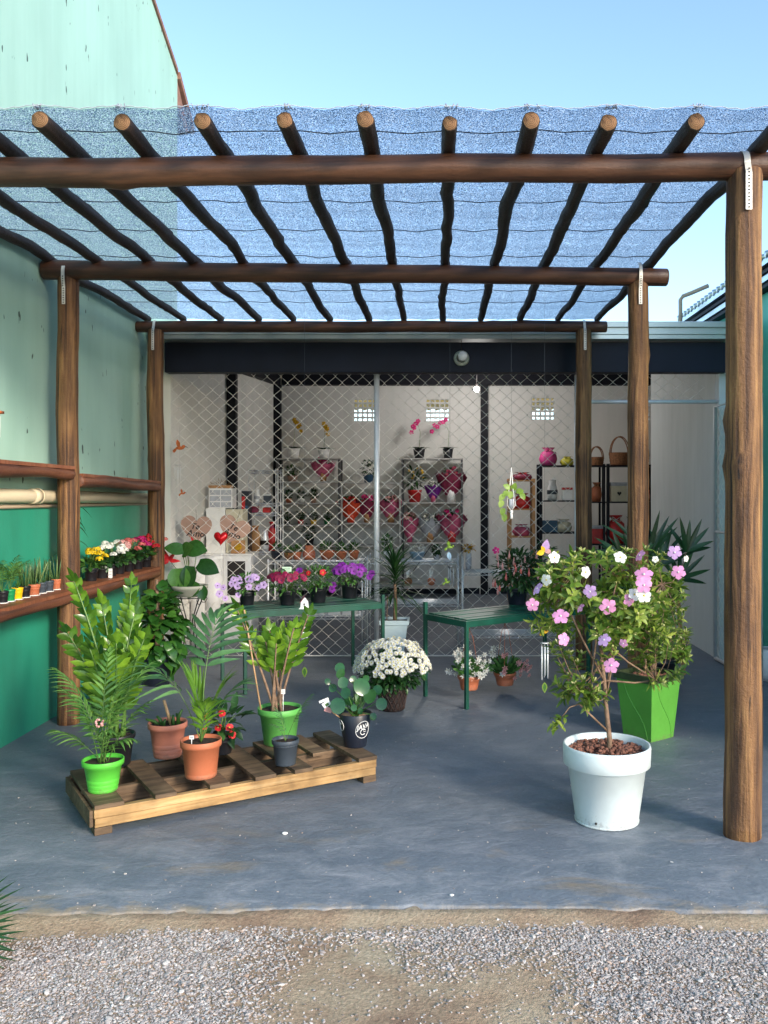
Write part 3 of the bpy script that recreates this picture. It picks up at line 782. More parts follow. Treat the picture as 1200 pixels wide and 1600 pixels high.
m_ = MB(); m_.tube([(xp, -.01, PZ(628, FP)), (RX + .02, -.01, PZ(628, FP))], .018, 12); m_.build('door_head_rail', M['tubem'], fen)
m_ = MB(); m_.tube([(LX, 0, .03), (xp, 0, .03)], .006, 8); m_.build('bottom_wire', M['wire'], fen)

gt = root('open_gate', 'open chain link gate in a grey tube frame at the right wall', 'gate', (2.565, 8.30, 0))
m_ = MB(); gw = 1.12; gh = 2.345
m_.tube([(0, 0, .02), (0, 0, gh), (.02, -gw, gh), (.02, -gw, .02), (0, 0, .02)], .017, 10); m_.build('frame', M['tubem'], gt)
m_ = MB(); m_.tube([(0, 0, 1.19), (.02, -gw, 1.19)], .012, 8); m_.build('middle_rail', M['tubem'], gt)
m_ = MB(); links(m_, -gw + .01, -.01, .03, gh - .02, .01, .003, .10, .09, 'y'); m_.build('mesh_panel', M['wire'], gt)

# ------------------------------------------------------------------ right building
rb_ = root('turquoise_building', 'turquoise building with corrugated roof edge at the right of the shop', 'building', (2.9, 7.0, 0))
m_ = MB(); m_.b2(.0, 8, -2.65, 3.8, -.04, 3.32); m_.build('wall', M['teal'], rb_, smooth=False)
for k, (dx, z, w, mt) in enumerate([(-.15, 3.50, .05, 'galv'), (-.12, 3.44, .03, 'black'), (-.10, 3.39, .05, 'galv'), (-.08, 3.34, .03, 'black')]):
    m_ = MB(); m_.b2(dx, .3, -2.75, 3.25, z - w / 2, z + w / 2); m_.build('eaves_strip', M[mt], rb_, smooth=False)
m_ = MB()
for k in range(46):
    y = -2.7 + k * .131
    m_.tube([(-.16, y + .06, 3.545), (.66, y + .06, 3.72)], .034, 6)
m_.build('corrugated_roof', M['galv'], rb_)
m_ = MB(); m_.prism_x([(-2.65, 3.324), (3.8, 3.324), (3.8, 3.4), (-2.65, 3.4)], .01, 8); m_.build('soffit', M['shelfdark'], rb_, smooth=False)
m_ = MB(); m_.b2(.7, 8, -2.65, 1.9, 3.4, 5.8); m_.build('added_shade_block', M['teal'], rb_, smooth=False)  # out-of-view block added above the roof to keep sun off the mint wall
rt = root('roof_pipe', 'short brownish elbow pipe at the end of the corrugated roof above the shop gutter', 'pipe', (2.62, 9.7, 3.2))
m_ = MB(); m_.tube([(0, 0, -.05), (0, 0, .44), (.03, 0, .48), (.10, -.05, .50), (.24, -.20, .545)], .022, 10); m_.build('pipe_run', M['pvc2'], rt)

# far tree behind the shop
tr = root('tree', 'small yellow-green tree top showing above the shop gutter', 'tree', (PX(966, 17), 17, -.05))
m_ = MB(); m_.tube([(0, 0, 0), (.05, 0, 1.5), (-.05, 0, 3), (.1, .1, 4.2)], [.12, .10, .07, .03], 8)
for k in range(9):
    a = k * 2.4; m_.tube([(0, 0, 2.6 + .12 * k), (.3 * math.cos(a), .3 * math.sin(a), 3.2 + .1 * k), (.6 * math.cos(a), .6 * math.sin(a), 3.8 + .08 * k)], [.03, .02, .008], 5)
m_.build('trunk', M['bark'], tr)
m_ = MB()
for k in range(2600):
    q = V((rnd.gauss(0, 1), rnd.gauss(0, 1), rnd.gauss(0, 1))).normalized() * (U(.2, 1) ** .5)
    cc = V((q.x * .62, q.y * .6, 3.95 + q.z * .82)) + V((1, 1, 1)) * .12 * noise.noise(q * 3)
    if noise.noise(cc * 2.4) < -.22: continue
    m_.leaf(cc, V((U(-1, 1), U(-1, 1), U(-.5, 1))), V((U(-1, 1), U(-1, 1), 1)), U(.07, .12), U(.03, .05), 'oval', .2, .2, 2)
m_.build('crown', M['l_lime'], tr)

# ------------------------------------------------------------------ tables
def table(label, B0, ang, L_, W_, h, posts_up):
    rt = root('display_table', label, 'table', (B0[0], B0[1], 0), ang, 'green metal display tables')
    t = .026
    for i, (u, v) in enumerate(((0, 0), (0, W_), (L_, W_), (L_, 0))):
        m_ = MB(); m_.b2(u - t / 2, u + t / 2, v - t / 2, v + t / 2, 0, h + posts_up[i]); m_.build('leg', M['table'], rt, smooth=False, bevel=.002)
    m_ = MB()
    for a, b in (((t / 2 + .001, 0), (L_ - t / 2 - .001, 0)), ((t / 2 + .001, W_), (L_ - t / 2 - .001, W_))):
        m_.b2(a[0], b[0], a[1] - .012, a[1] + .012, h - .045, h)
    for u in (0, L_): m_.b2(u - .012, u + .012, t / 2 + .001, W_ - t / 2 - .001, h - .045, h)
    m_.build('apron', M['table'], rt, smooth=False, bevel=.002)
    m_ = MB(); n = 6; p = (W_ - .03) / n
    for k in range(n): m_.b2(.014, L_ - .014, .016 + k * p, .016 + k * p + p - .012, h - .006, h + .008 + .002 * (k % 2))
    m_.build('tabletop', M['table'], rt, smooth=False, bevel=.002)
    return rt
TA = (PX(383, GY(1085)), GY(1085)); 
TB = (PX(729, GY(1108)), GY(1108))
aA, aB = 30, 37
table('longer green metal table with four petunia pots, left of the centre pole', TA, R(aA), 1.18, .60, .63, (0, .0, 0, .07))
table('green metal table at the right carrying one fuchsia pot', TB, R(aB), 1.25, .50, .63, (0, .09, 0, 0))
def on(T, ang, u, v): return V((T[0] + u * math.cos(R(ang)) - v * math.sin(R(ang)), T[1] + u * math.sin(R(ang)) + v * math.cos(R(ang)), 0))

# ------------------------------------------------------------------ pallet
PAL = V((-1.551, 4.037, 0)); PA = R(32.5)
pal = root('wooden_pallet', 'weathered wooden pallet with a fresh light front board holding potted plants', 'pallet', PAL, PA)
PL, PW, PH = 1.445, .60, .14
for k, (u, w) in enumerate([(0.0, .13), (.27, .10), (.53, .10), (.76, .11), (.97, .10), (1.17, .09), (1.335, .11)]):
    m_ = MB(); v0 = .0 if k != 5 else .22; sk = U(-.02, .02)
    m_.add([(u, v0 - .008, PH - .02), (u + w, v0 - .008, PH - .02), (u + w + sk, PW + .005, PH - .02), (u + sk, PW + .005, PH - .02),
            (u, v0 - .008, PH), (u + w, v0 - .008, PH), (u + w + sk, PW + .005, PH), (u + sk, PW + .005, PH)],
           [(3, 2, 1, 0), (4, 5, 6, 7), (0, 1, 5, 4), (1, 2, 6, 5), (2, 3, 7, 6), (3, 0, 4, 7)])
    m_.build('deck_board', M['plank_old'], pal, smooth=False, bevel=.002)
for v, mt in ((.0, 'plank'), (PW / 2 - .02, 'plank_old'), (PW - .035, 'plank_old')):
    m_ = MB()
    m_.b2(0, PL, v, v + .035, PH - .062, PH - .022); m_.b2(0.004, PL - .003, v + .002, v + .036, PH - .103, PH - .0635)
    m_.build('stringer', M[mt], pal, smooth=False, bevel=.002)
for u in (.0, PL * .5, PL - .08):
    for v in (.003, PW / 2 - .04, PW - .083):
        m_ = MB()
        if u == PL * .5 and v < .1: continue
        m_.b2(u + .002, u + .08, v, v + .08, 0, PH - .105); m_.build('block', M['plank_old'], pal, smooth=False, bevel=.003)
m_ = MB(); m_.b2(-.018, -.002, .01, PW - .01, PH - .10, PH - .024); m_.build('end_board', M['plank_old'], pal, smooth=False, bevel=.002)

# ------------------------------------------------------------------ plant kit
def pot(rt, rt_, rb, h, mat, rim=.02, seg=36, soil=True, soilm=None, grooves=0):
    m_ = MB(); th = .004
    prof = [(0, 0), (rb * .96, 0), (rb, .004)]
    if grooves:
        for g in range(grooves):
            z = h * (.12 + .14 * g); r = rb + (rt_ * .93 - rb) * z / h
            prof += [(r, z - .003), (r * .985, z), (r, z + .003)]
    if rim:
        rr = rb + (rt_ * .93 - rb) * (1 - rim / h)
        prof += [(rr, h - rim - .002), (rt_ * .99, h - rim), (rt_, h - rim * .6), (rt_ * 1.0, h - .003), (rt_ * .985, h), (rt_ * .93, h - .001), (rt_ * .92, h - .03)]
    else: prof += [(rt_, h - .002), (rt_ * .985, h), (rt_ * .95, h), (rt_ * .93, h - .03)]
    m_.lathe(prof, seg); m_.build('pot', mat, rt)
    if soil:
        m_ = MB(); n = 6; zs = h - .018; vs = []; sg = 20
        for i in range(n + 1):
            for k in range(sg):
                a = 2 * math.pi * k / sg; r = rt_ * .925 * i / n
                vs.append((r * math.cos(a), r * math.sin(a), zs + .005 * noise.noise(V((r * math.cos(a) * 50, r * math.sin(a) * 50, h)))))
        m_.add(vs, [(i * sg + k, i * sg + (k + 1) % sg, (i + 1) * sg + (k + 1) % sg, (i + 1) * sg + k) for i in range(n) for k in range(sg)])
        m_.build('soil', soilm or M['soil'], rt, smooth=False)

def av(az, el):
    a, e = R(az), R(el); return V((math.cos(a) * math.cos(e), math.sin(a) * math.cos(e), math.sin(e)))
def frond(ml, ms, p, az, el, L_, n=16, ll=.14, lw=.012, droop=.9, bare=.35, rr=.003, ang=48, ldroop=.5, vee=.15):
    """feather palm leaf; returns tip"""
    pts = []; p = V(p); q = V(p); e = el; S = 20
    for i in range(S + 1):
        pts.append(V(q)); t = i / S
        q = q + av(az, e) * (L_ / S); e -= droop * 90 / S * (t ** 1.1) * 1.6
    ms.tube(pts, [rr * (1 - .75 * i / S) for i in range(S + 1)], 5)
    for i in range(n):
        t = bare + (1 - bare) * i / (n - 1); f = t * S; k = min(S - 1, int(f)); c = pts[k].lerp(pts[k + 1], f - k)
        tg = (pts[k + 1] - pts[k]).normalized(); sd_ = tg.cross(V((0, 0, 1)))
        if sd_.length < .1: sd_ = V((math.sin(R(az)), -math.cos(R(az)), 0))
        sd_.normalize(); up = sd_.cross(tg)
        u = (t - bare) / (1 - bare); l = ll * (.45 + .75 * math.sin(math.pi * min(1, u * .8 + .15))) * U(.9, 1.08)
        a = R(ang * (1.15 - .75 * u) + U(-5, 5))
        for s in (-1, 1):
            d = sd_ * s * math.sin(a) + tg * math.cos(a) + up * vee + V((0, 0, -.12))
            ml.leaf(c, d, up + V((0, 0, .3)), l, lw * U(.85, 1.1), 'lance', ldroop * U(.6, 1.3), .35, 5)
    ml.leaf(pts[-1], tg, up, ll * .5, lw, 'lance', .2, .3, 4)
    return pts[-1]
def zzstem(ml, ms, p, az, el, L_, n=9, ll=.075, lw=.034, curve=.25, bare=.3, r=.008):
    pts = []; q = V(p); S = 14; e = el
    for i in range(S + 1):
        pts.append(V(q)); q = q + av(az, e) * (L_ / S); e -= curve * 90 / S
    ms.tube(pts, [r * (1 - .7 * i / S) for i in range(S + 1)], 7)
    for i in range(n):
        t = bare + (1 - bare) * i / (n - 1); f = t * S * .999; k = int(f); c = pts[k].lerp(pts[k + 1], f - k)
        tg = (pts[k + 1] - pts[k]).normalized(); sd_ = tg.cross(V((0, 1, .2))).normalized()
        sd_ = Quaternion(tg, R(U(-28, 28))) @ sd_; up = sd_.cross(tg)
        l = ll * (.75 + .4 * math.sin(math.pi * t)) * U(.88, 1.12)
        for s in (-1, 1):
            d = sd_ * s * .75 + tg * .75 + up * U(-.1, .2)
            ml.leaf(c + tg * U(-.006, .006), d, up, l, lw * U(.9, 1.1), 'oval', U(.05, .35), .3, 6)
    ml.leaf(pts[-1], tg, up, ll, lw, 'oval', .1, .3, 6)
def bush(ml, c, rad, n, L_, W_, shape='oval', up=.5, bend=.3, seg=3, shell=.5):
    c = V(c)
    for _ in range(n):
        q = V((rnd.gauss(0, 1), rnd.gauss(0, 1), rnd.gauss(0, 1))).normalized()
        k = U(shell ** 3, 1) ** (1 / 3)
        pos = c + V((q.x * rad[0] * k, q.y * rad[1] * k, q.z * rad[2] * k)) * (1 + .18 * noise.noise(q * 2.3 + c))
        d = q + V((U(-.6, .6), U(-.6, .6), up + U(-.5, .5)))
        ml.leaf(pos, d, V((U(-.5, .5), U(-.5, .5) - .2, 1)), L_ * U(.7, 1.2), W_ * U(.75, 1.15), shape, bend * U(.3, 1.5), .25, seg)
def stems(ms, base, tips, r=.002):
    b = V(base)
    for t in tips:
        t = V(t); m_ = b.lerp(t, .5) + V((U(-.01, .01), U(-.01, .01), .02)); ms.tube([b + V((U(-.01, .01), U(-.01, .01), 0)), m_, t], [r * 1.3, r, r * .6], 4)
# flower head meshes, shared
def flower_mesh(name, n, r, w, matp, matc, cup=.2, cr=.15, layers=1, shape='petal', cz=.1):
    m_ = MB()
    for l in range(layers):
        for k in range(n):
            a = 2 * math.pi * (k + .5 * l) / n; rr = r * (1 - .25 * l); el = R(cup * 60 + 22 * l)
            d = V((math.cos(a) * math.cos(el), math.sin(a) * math.cos(el), math.sin(el)))
            nrm = V((-math.cos(a) * math.sin(el), -math.sin(a) * math.sin(el), math.cos(el)))
            m_.leaf(V((0, 0, .002 * l)) + d * r * cr * .4, d, nrm, rr, w, shape, .22, .12, 4)
    m_.ball((0, 0, r * cz), r * cr, 4, 8, (1, 1, .6), 1)
    me_o = m_.build(name, [matp, matc]); me = me_o.data; bpy.data.objects.remove(me_o); return me
FM = {}
for k, a in {
    'tib_pink': (5, .040, .038, 'p_pink', 'p_white', .12, .14), 'tib_lilac': (5, .038, .036, 'p_lilac', 'p_white', .15, .14), 'tib_white': (5, .036, .036, 'p_white', 'p_center', .2, .14),
    'pet_lilac': (5, .030, .034, 'p_pet', 'p_dark', .25, .20), 'pet_wine': (5, .027, .03, 'p_wine', 'p_dark', .3, .18), 'pet_purple': (5, .030, .033, 'p_purple', 'p_dark', .3, .2),
    'pet_red': (5, .025, .028, 'p_red', 'p_center', .3, .2), 'orchid_y': (5, .045, .04, 'p_mustard', 'p_center', .1, .15), 'orchid_m': (5, .045, .042, 'p_mag', 'p_white', .1, .15),
    'small_white': (5, .012, .012, 'p_white', 'p_center', .3, .25), 'euph': (4, .018, .024, 'p_red', 'p_center', .15, .2)}.items():
    FM[k] = flower_mesh(k, a[0], a[1], a[2], M[a[3]], M[a[4]], a[5], a[6])
FM['chrys'] = flower_mesh('chrys', 13, .017, .0065, M['p_white'], M['p_center'], .22, .30, 2, 'strap', .22)
FM['cactus_w'] = flower_mesh('cactus_w', 6, .030, .013, M['p_white'], M['p_blush'], .6, .12, 2, 'lance')
FM['cactus_p'] = flower_mesh('cactus_p', 6, .028, .013, M['p_blush'], M['p_salmon'], .7, .12, 2, 'lance')
def head(me, rt, p, nrm, s=1, name='flower'):
    o = bpy.data.objects.new(name, me); col.objects.link(o); o.parent = rt; o.location = p
    q = V(nrm).normalized().to_track_quat('Z', 'Y') @ Quaternion((0, 0, 1), U(0, 6.28))
    o.rotation_mode = 'QUATERNION'; o.rotation_quaternion = q; o.scale = (s, s, s); return o
def price_tag(label, p, w=.05, h=.028, stick=.09, tilt=0, mat=None):
    rt = root('price_tag', label, 'price tag', p); 
    m_ = MB(); m_.box((0, 0, stick + h / 2), (w, .0025, h), Matrix.Rotation(tilt, 3, 'Y')); m_.build('card', mat or M['tagm'], rt, smooth=False)
    m_ = MB()
    for k in range(2): m_.box((0, -.0022, stick + h * (.38 + .28 * k)), (w * .7, .001, .0022), Matrix.Rotation(tilt, 3, 'Y'))
    m_.build('print', M['greyplastic'], rt, smooth=False)
    m_ = MB(); m_.tube([(0, 0, 0), (0, 0, stick)], .0022, 5); m_.build('stick', M['card'], rt)
def loc(px, py, z=0): Y = GY(py, z); return V((PX(px, Y), Y, z))

# ---- plants on the pallet
L0 = V((PX(161, 4.25), 4.25, PH))                         # parlour palm in lime pot
rt = root('parlour_palm', 'feathery parlour palm in a lime green pot on the pallet left corner', 'potted plant', L0)
pot(rt, .096, .066, .15, M['limepot'], .026, grooves=3)
ml, ms = MB(), MB()
for (az, el, l, n) in [(200, 80, .40, 15), (175, 74, .50, 18), (150, 62, .36, 14), (20, 76, .44, 16), (-10, 66, .36, 15), (50, 72, .50, 17), (300, 60, .28, 12), (100, 78, .54, 17), (0, 84, .52, 17), (-30, 50, .24, 12), (190, 48, .26, 12), (330, 80, .42, 14), (120, 66, .30, 12)]:
    frond(ml, ms, (U(-.02, .02), U(-.02, .02), .13), az, el, l, int(n * .82), .095, .014, U(.5, .8), .35)
ml.build('leaves', M['l_palm'], rt); ms.build('stems', M['l_stem'], rt)
m_ = MB()
for k in range(22): q = V((rnd.gauss(0, 1), rnd.gauss(0, 1), rnd.gauss(0, 1))).normalized() * .018; m_.ball(V((.015, -.085, .34)) + q, .0055, 4, 6)
m_.build('flower_cluster', M['p_blush'], rt)

p = V((PX(182, 4.66), 4.66, PH))
rt = root('zz_plant', 'tall glossy zz plant in a black pot behind the lime green pot', 'potted plant', p)
pot(rt, .095, .07, .16, M['blackplastic'], .02)
ml, ms = MB(), MB()
for (az, el, l, n) in [(178, 81, .84, 15), (150, 86, .70, 13), (200, 74, .60, 12), (60, 86, .64, 13), (10, 86, .52, 12), (240, 80, .50, 10), (290, 80, .54, 11), (165, 66, .42, 8), (100, 80, .80, 14)]:
    zzstem(ml, ms, (U(-.03, .03), U(-.03, .03), .14), az, el, l, n + 2, .085, .038, U(.08, .22), .28, .010)
ml.build('leaves', M['l_zz'], rt); ms.build('stems', M['l_stem'], rt)

p = V((PX(262, 4.80), 4.80, PH))
rt = root('small_cactus_pot', 'pinkish terracotta pot with stubby green succulents and a leaning stick', 'potted plant', p)
pot(rt, .103, .072, .185, M['terracotta2'], .03, grooves=3)
m_ = MB()
for (x, y, h, tx) in [(-.03, 0, .05, -.02), (.0, .03, .05, 0), (.05, 0, .085, .02), (.055, .02, .06, -.01), (-.05, .01, .03, -.05), (.035, -.02, .06, 0), (-.015, -.03, .04, .01)]:
    m_.tube([(x, y, .165), (x + tx * .5, y, .165 + h * .6), (x + tx * 1.4, y, .165 + h)], [.009, .010, .005], 7)
m_.build('succulent_stems', M['l_mid'], rt)
m_ = MB(); m_.tube([(.02, 0, .16), (-.02, .0, .30)], .0085, 8); m_.build('stick', M['stake'], rt)

p = V((PX(314, 4.46), 4.46, PH))
rt = root('kentia_palm', 'young kentia palm with long arching fronds in the front terracotta pot', 'potted plant', p)
pot(rt, .101, .076, .185, M['terracotta'], .032, grooves=1)
ml, ms = MB(), MB()
frond(ml, ms, (0, 0, .17), 75, 85, .62, 8, .24, .030, .55, .60, .004, 55, .55)
frond(ml, ms, (0, 0, .17), 178, 70, .46, 7, .20, .022, .75, .58, .0035, 50, .8)
frond(ml, ms, (0, 0, .17), 5, 66, .34, 7, .17, .020, .5, .5, .0035, 45, .5)
ml.build('leaves', M['l_kentia'], rt)
ml = MB(); frond(ml, ms, (0, 0, .17), 150, 85, .30, 9, .19, .016, .25, .30, .004, 20, .2)
frond(ml, ms, (0, 0, .17), 10, 74, .30, 9, .18, .018, .3, .30, .004, 24, .25)
frond(ml, ms, (0, 0, .17), 300, 72, .24, 8, .15, .018, .4, .3, .004, 35, .5)
o = ml.build('young_leaves', M['l_young'], rt); ms.build('stems', M['l_stem'], rt)
price_tag('tiny white plant label in the soil of the kentia palm', p + V((-.03, -.06, .17)), .022, .018, .03, 0, M['card'])

p = V((PX(347, 4.86), 4.86, PH))
rt = root('crown_of_thorns', 'small plant with red blooms and broad leaves between the terracotta and green pots', 'potted plant', p)
pot(rt, .07, .05, .10, M['blackplastic'], .015)
ml, ms = MB(), MB(); bush(ml, (0, 0, .17), (.10, .09, .09), 60, .085, .042, 'oval', .4, .3, 5)
stems(ms, (0, 0, .09), [(U(-.07, .07), U(-.06, .06), U(.14, .24)) for _ in range(14)], .003)
ml.build('leaves', M['l_dark'], rt); ms.build('stems', M['l_stem'], rt)
for (x, z) in [(-.055, .215), (.02, .235), (.06, .16), (.0, .16), (-.07, .14), (.075, .12)]: head(FM['euph'], rt, (x, -.085, z), (U(-.3, .3), -1, .4), 1.15)

p = V((PX(437, 5.05), 5.05, PH))
rt = root('zz_plant', 'zz plant with bare lower stems in the wide mid green pot on the pallet', 'potted plant', p)
pot(rt, .123, .088, .205, M['greenpot'], .035)
ml, ms = MB(), MB()
for (az, el, l, n, b) in [(172, 72, .62, 11, .45), (150, 80, .46, 8, .55), (190, 82, .40, 8, .55), (110, 86, .38, 8, .5), (20, 76, .56, 10, .45), (0, 80, .48, 9, .5), (60, 82, .44, 8, .55), (300, 82, .40, 7, .6)]:
    zzstem(ml, ms, (U(-.04, .04), U(-.03, .03), .18), az, el, l, n, .080, .031, U(0, .10), b, .009)
ml.build('leaves', M['l_zz'], rt); ms.build('stems', M['bark'], rt)
m_ = MB(); m_.tube([(-.10, -.02, .18), (-.20, 0, .75)], .005, 7); m_.build('stake', M['stake'], rt)
price_tag('small white tag on a stick in the wide green pot', p + V((.03, -.06, .18)), .022, .026, .11, 0, M['card'])

p = V((PX(446, 4.66), 4.66, PH))
rt = root('palm_seedling', 'tiny palm seedling in a slate grey pot in front of the green pot', 'potted plant', p)
pot(rt, .071, .053, .132, M['greyplastic'], .022)
ml, ms = MB(), MB()
frond(ml, ms, (0, 0, .12), 160, 82, .17, 9, .05, .006, .6, .3, .002)
frond(ml, ms, (0, 0, .12), 20, 66, .26, 12, .055, .006, .35, .4, .002)
frond(ml, ms, (0, 0, .12), 200, 70, .12, 8, .045, .006, .9, .3, .002)
ml.build('leaves', M['l_kentia'], rt); ms.build('stems', M['l_stem'], rt)

p = V((PX(555, 5.0), 5.0, PH))
rt = root('pilea_plant', 'round leaved plant in a black pot with white circular emblems at the pallet end', 'potted plant', p)
pot(rt, .094, .062, .185, M['navypot'], 0, soilm=M['stake'])
ml, ms = MB(), MB()
for (px, py, r_, dy) in [(565, 1073, .052, -.08), (536, 1067, .034, -.03), (532, 1053, .030, .0), (540, 1083, .032, -.09), (528, 1103, .047, -.10), (578, 1088, .044, -.02), (596, 1100, .036, -.05), (552, 1062, .024, .02),
                         (520, 1075, .026, .03), (590, 1078, .03, .05), (553, 1106, .020, -.07), (563, 1111, .018, -.09), (583, 1120, .022, -.08), (514, 1100, .02, .0), (531, 1044, .032, .04), (572, 1060, .022, .05), (545, 1095, .03, -.02), (560, 1092, .034, .02), (512, 1065, .02, .04)]:
    q = P(px, py, 5.0 + dy) - p
    nn = V((U(-.4, .4), -1, U(.2, .9))).normalized()
    d = V((U(-.5, .5), -.3, -1)); d = (d - nn * d.dot(nn)).normalized()
    ml.leaf(q - d * r_, d, nn, r_ * 2, r_ * 1.75, 'round', .12, .12, 10)
    ms.tube([(U(-.02, .02), U(-.02, .02), .165), q * .5 + V((0, 0, .10)), q - d * r_ * .4 + V((0, .004, 0))], [.004, .003, .002], 5)
ml.build('leaves', M['l_pilea'], rt); ms.build('stems', M['l_mid'], rt)
def emblem(rt, az, zc, rad, word, big):
    """ring and lettering wrapped on the side of the pot"""
    def onpot(a, z): 
        r_ = .062 + (.094 - .062) * z / .185 + .0016
        th = R(az) + a / r_; return V((r_ * math.cos(th), r_ * math.sin(th), z))
    m_ = MB()
    pts = [onpot(rad * math.cos(t * 2 * math.pi / 40), zc + rad * 1.08 * math.sin(t * 2 * math.pi / 40)) for t in range(41)]
    m_.tube(pts, .0016 if big else .0013, 5)
    if big:
        pts = [onpot(rad * .36 * math.cos(t), zc - rad * .28 + rad * .36 * math.sin(t)) for t in [R(40 + 280 * k / 16) for k in range(17)]]
        m_.tube(pts, .0024, 5)
        m_.tube([onpot(rad * .5, zc - rad * .28), onpot(rad * .06, zc - rad * .28), onpot(rad * .1, zc - rad * .02), onpot(rad * .4, zc - rad * .02)], .0014, 4)
    cu = bpy.data.curves.new('t', 'FONT'); cu.body = word; cu.size = rad * (.86 if big else .6); cu.align_x = 'CENTER'; cu.extrude = .0005; cu.offset = .0006
    to = bpy.data.objects.new('t', cu); col.objects.link(to); bpy.context.view_layer.update()
    me = bpy.data.meshes.new_from_object(to.evaluated_get(bpy.context.evaluated_depsgraph_get())); 
    vs = [onpot(v.co.x * .9, zc + rad * .12 + v.co.y + v.co.x * .12) + V((math.cos(R(az)), math.sin(R(az)), 0)) * v.co.z for v in me.vertices]
    m_.add(vs, [tuple(f.vertices) for f in me.polygons]); bpy.data.objects.remove(to)
    m_.build('emblem', M['card'], rt, smooth=False)
emblem(rt, -52, .105, .044, 'JAVA', True)
emblem(rt, -152, .125, .028, 'JA', False)
tg = root('plant_tag', 'white paper tag with leaf picture leaning out of the round leaved plant', 'tag', P(510, 1100, 4.93))
m_ = MB(); rot = Matrix.Rotation(R(-35), 3, 'Y')
m_.box((0, 0, 0), (.045, .003, .03), rot); m_.box((-.014, 0, .02), (.055, .004, .014), Matrix.Rotation(R(-22), 3, 'Y')); m_.build('card', M['card'], tg, smooth=False)
m_ = MB(); m_.box((.004, -.003, -.002), (.02, .001, .014), rot); m_.build('printed_leaf', M['l_mid'], tg, smooth=False)
m_ = MB(); m_.box((.010, .001, -.032), (.04, .003, .028), Matrix.Rotation(R(20), 3, 'Y')); m_.build('kraft_label', M['p_blush'], tg, smooth=False)
m_ = MB(); m_.tube([(.01, .002, -.03), (.075, .03, -.085)], .0035, 5); m_.build('stick', M['stake'], tg)

# ---- white chrysanthemums
p = loc(613, 1109)
rt = root('chrysanthemum_pot', 'dome of white chrysanthemums in a dark woven pot on the floor', 'potted plant', p)
m_ = MB(); pr = [(0, 0), (.078, 0)]
for i in range(22):
    z = .006 + .155 * i / 21; pr.append((.080 + .026 * i / 21 + (.0035 if i % 2 else 0), z))
pr += [(.112, .163), (.112, .176), (.104, .178), (.10, .15)]
m_.lathe(pr, 44); o = m_.build('pot', plain('dark_brown_rattan', (.014, .008, .008), .35, var=.6, scale=70, bmp=.9), rt)
m_ = MB()
for s in (-1, 1):
    for k in range(18):
        m_.tube([((.083 + .026 * t / 8 + .003) * math.cos(2 * math.pi * k / 18 + s * .09 * t), (.083 + .026 * t / 8 + .003) * math.sin(2 * math.pi * k / 18 + s * .09 * t), .01 + .15 * t / 8) for t in range(9)], .0028, 4)
m_.build('weave', plain('brown_rattan_strands', (.045, .024, .02), .35, var=.3), rt)
ml = MB(); bush(ml, (0, 0, .27), (.22, .20, .13), 1200, .05, .022, 'oval', .1, .3, 3, .35)
ml.build('leaves', M['l_dark'], rt)
# heads gathered on a dome
heads = []
tries = 0
while len(heads) < 270 and tries < 9000:
    tries += 1
    a = U(0, 2 * math.pi); e = math.asin(U(-.05, 1)); q = V((math.cos(a) * math.cos(e), math.sin(a) * math.cos(e), math.sin(e)))
    if q.y > .55: continue
    pos = V((q.x * .275, q.y * .25, .27 + q.z * .235 + .02 * noise.noise(q * 3)))
    if q.z < .04 + .30 * abs(noise.noise(V((a * 1.6, 0, 2)))): continue
    if all((pos - h[0]).length > .0195 for h in heads): heads.append((pos, q))
heads.sort(key=lambda h: h[0].y - h[0].z * .3)
for k, (pos, q) in enumerate(heads[:100]):
    head(FM['chrys'], rt, pos, q + V((U(-.25, .25), U(-.5, 0), U(-.1, .4))), U(1.0, 1.25))
rest = MB(); me = FM['chrys']
for pos, q in heads[100:]:
    mt = (q + V((U(-.25, .25), U(-.5, 0), .2))).normalized().to_track_quat('Z', 'Y').to_matrix()
    rest_o = len(rest.v)
    rest.v += [tuple(pos + mt @ v.co) for v in me.vertices]
    for f in me.polygons: rest.f.append(tuple(i + rest_o for i in f.vertices)); rest.m.append(f.material_index)
o = rest.build('flower_heads_behind', [M['p_white'], M['p_center']], rt, kind='stuff')
ms = MB(); stems(ms, (0, 0, .16), [h[0] * .96 for h in heads[:60]], .002); ms.build('stems', M['l_mid'], rt)

# ---- white pot with tibouchina
TP = V((PX(948, 4.25), 4.25, 0))
rt = root('tibouchina_tree', 'small flowering tree with pink and white blooms in the big white pot', 'potted tree', TP)
m_ = MB(); m_.lathe([(0, 0), (.140, 0), (.146, .004), (.148, .010), (.183, .262), (.196, .265), (.2035, .270), (.206, .350), (.203, .362), (.196, .362), (.192, .355), (.184, .29)], 72)
m_.lathe([(.146, .001), (.151, .002), (.152, .009), (.147, .010)], 72); m_.build('pot', M['whitepot'], rt)
m_ = MB()
for k in range(420):
    r_ = .178 * math.sqrt(U(0, 1)); a = U(0, 6.28); s = U(.007, .0115)
    m_.ball((r_ * math.cos(a), r_ * math.sin(a), .322 + U(0, .012) + .012 * (1 - r_ / .18)), s, 5, 7, (1, U(.8, 1.1), U(.75, 1)))
m_.build('clay_pebbles', M['clay'], rt)
m_ = MB(); m_.tube([(-.075, -.1365, .030), (-.0745, -.1355, .030)], .006, 10); m_.tube([(.004, -.1475, .007), (.004, -.1455, .007)], .007, 10); m_.build('drain_hole', M['ink'], rt)
m_ = MB(); m_.lathe([(0, .318), (.184, .318)], 24); m_.build('soil', M['clay'], rt)
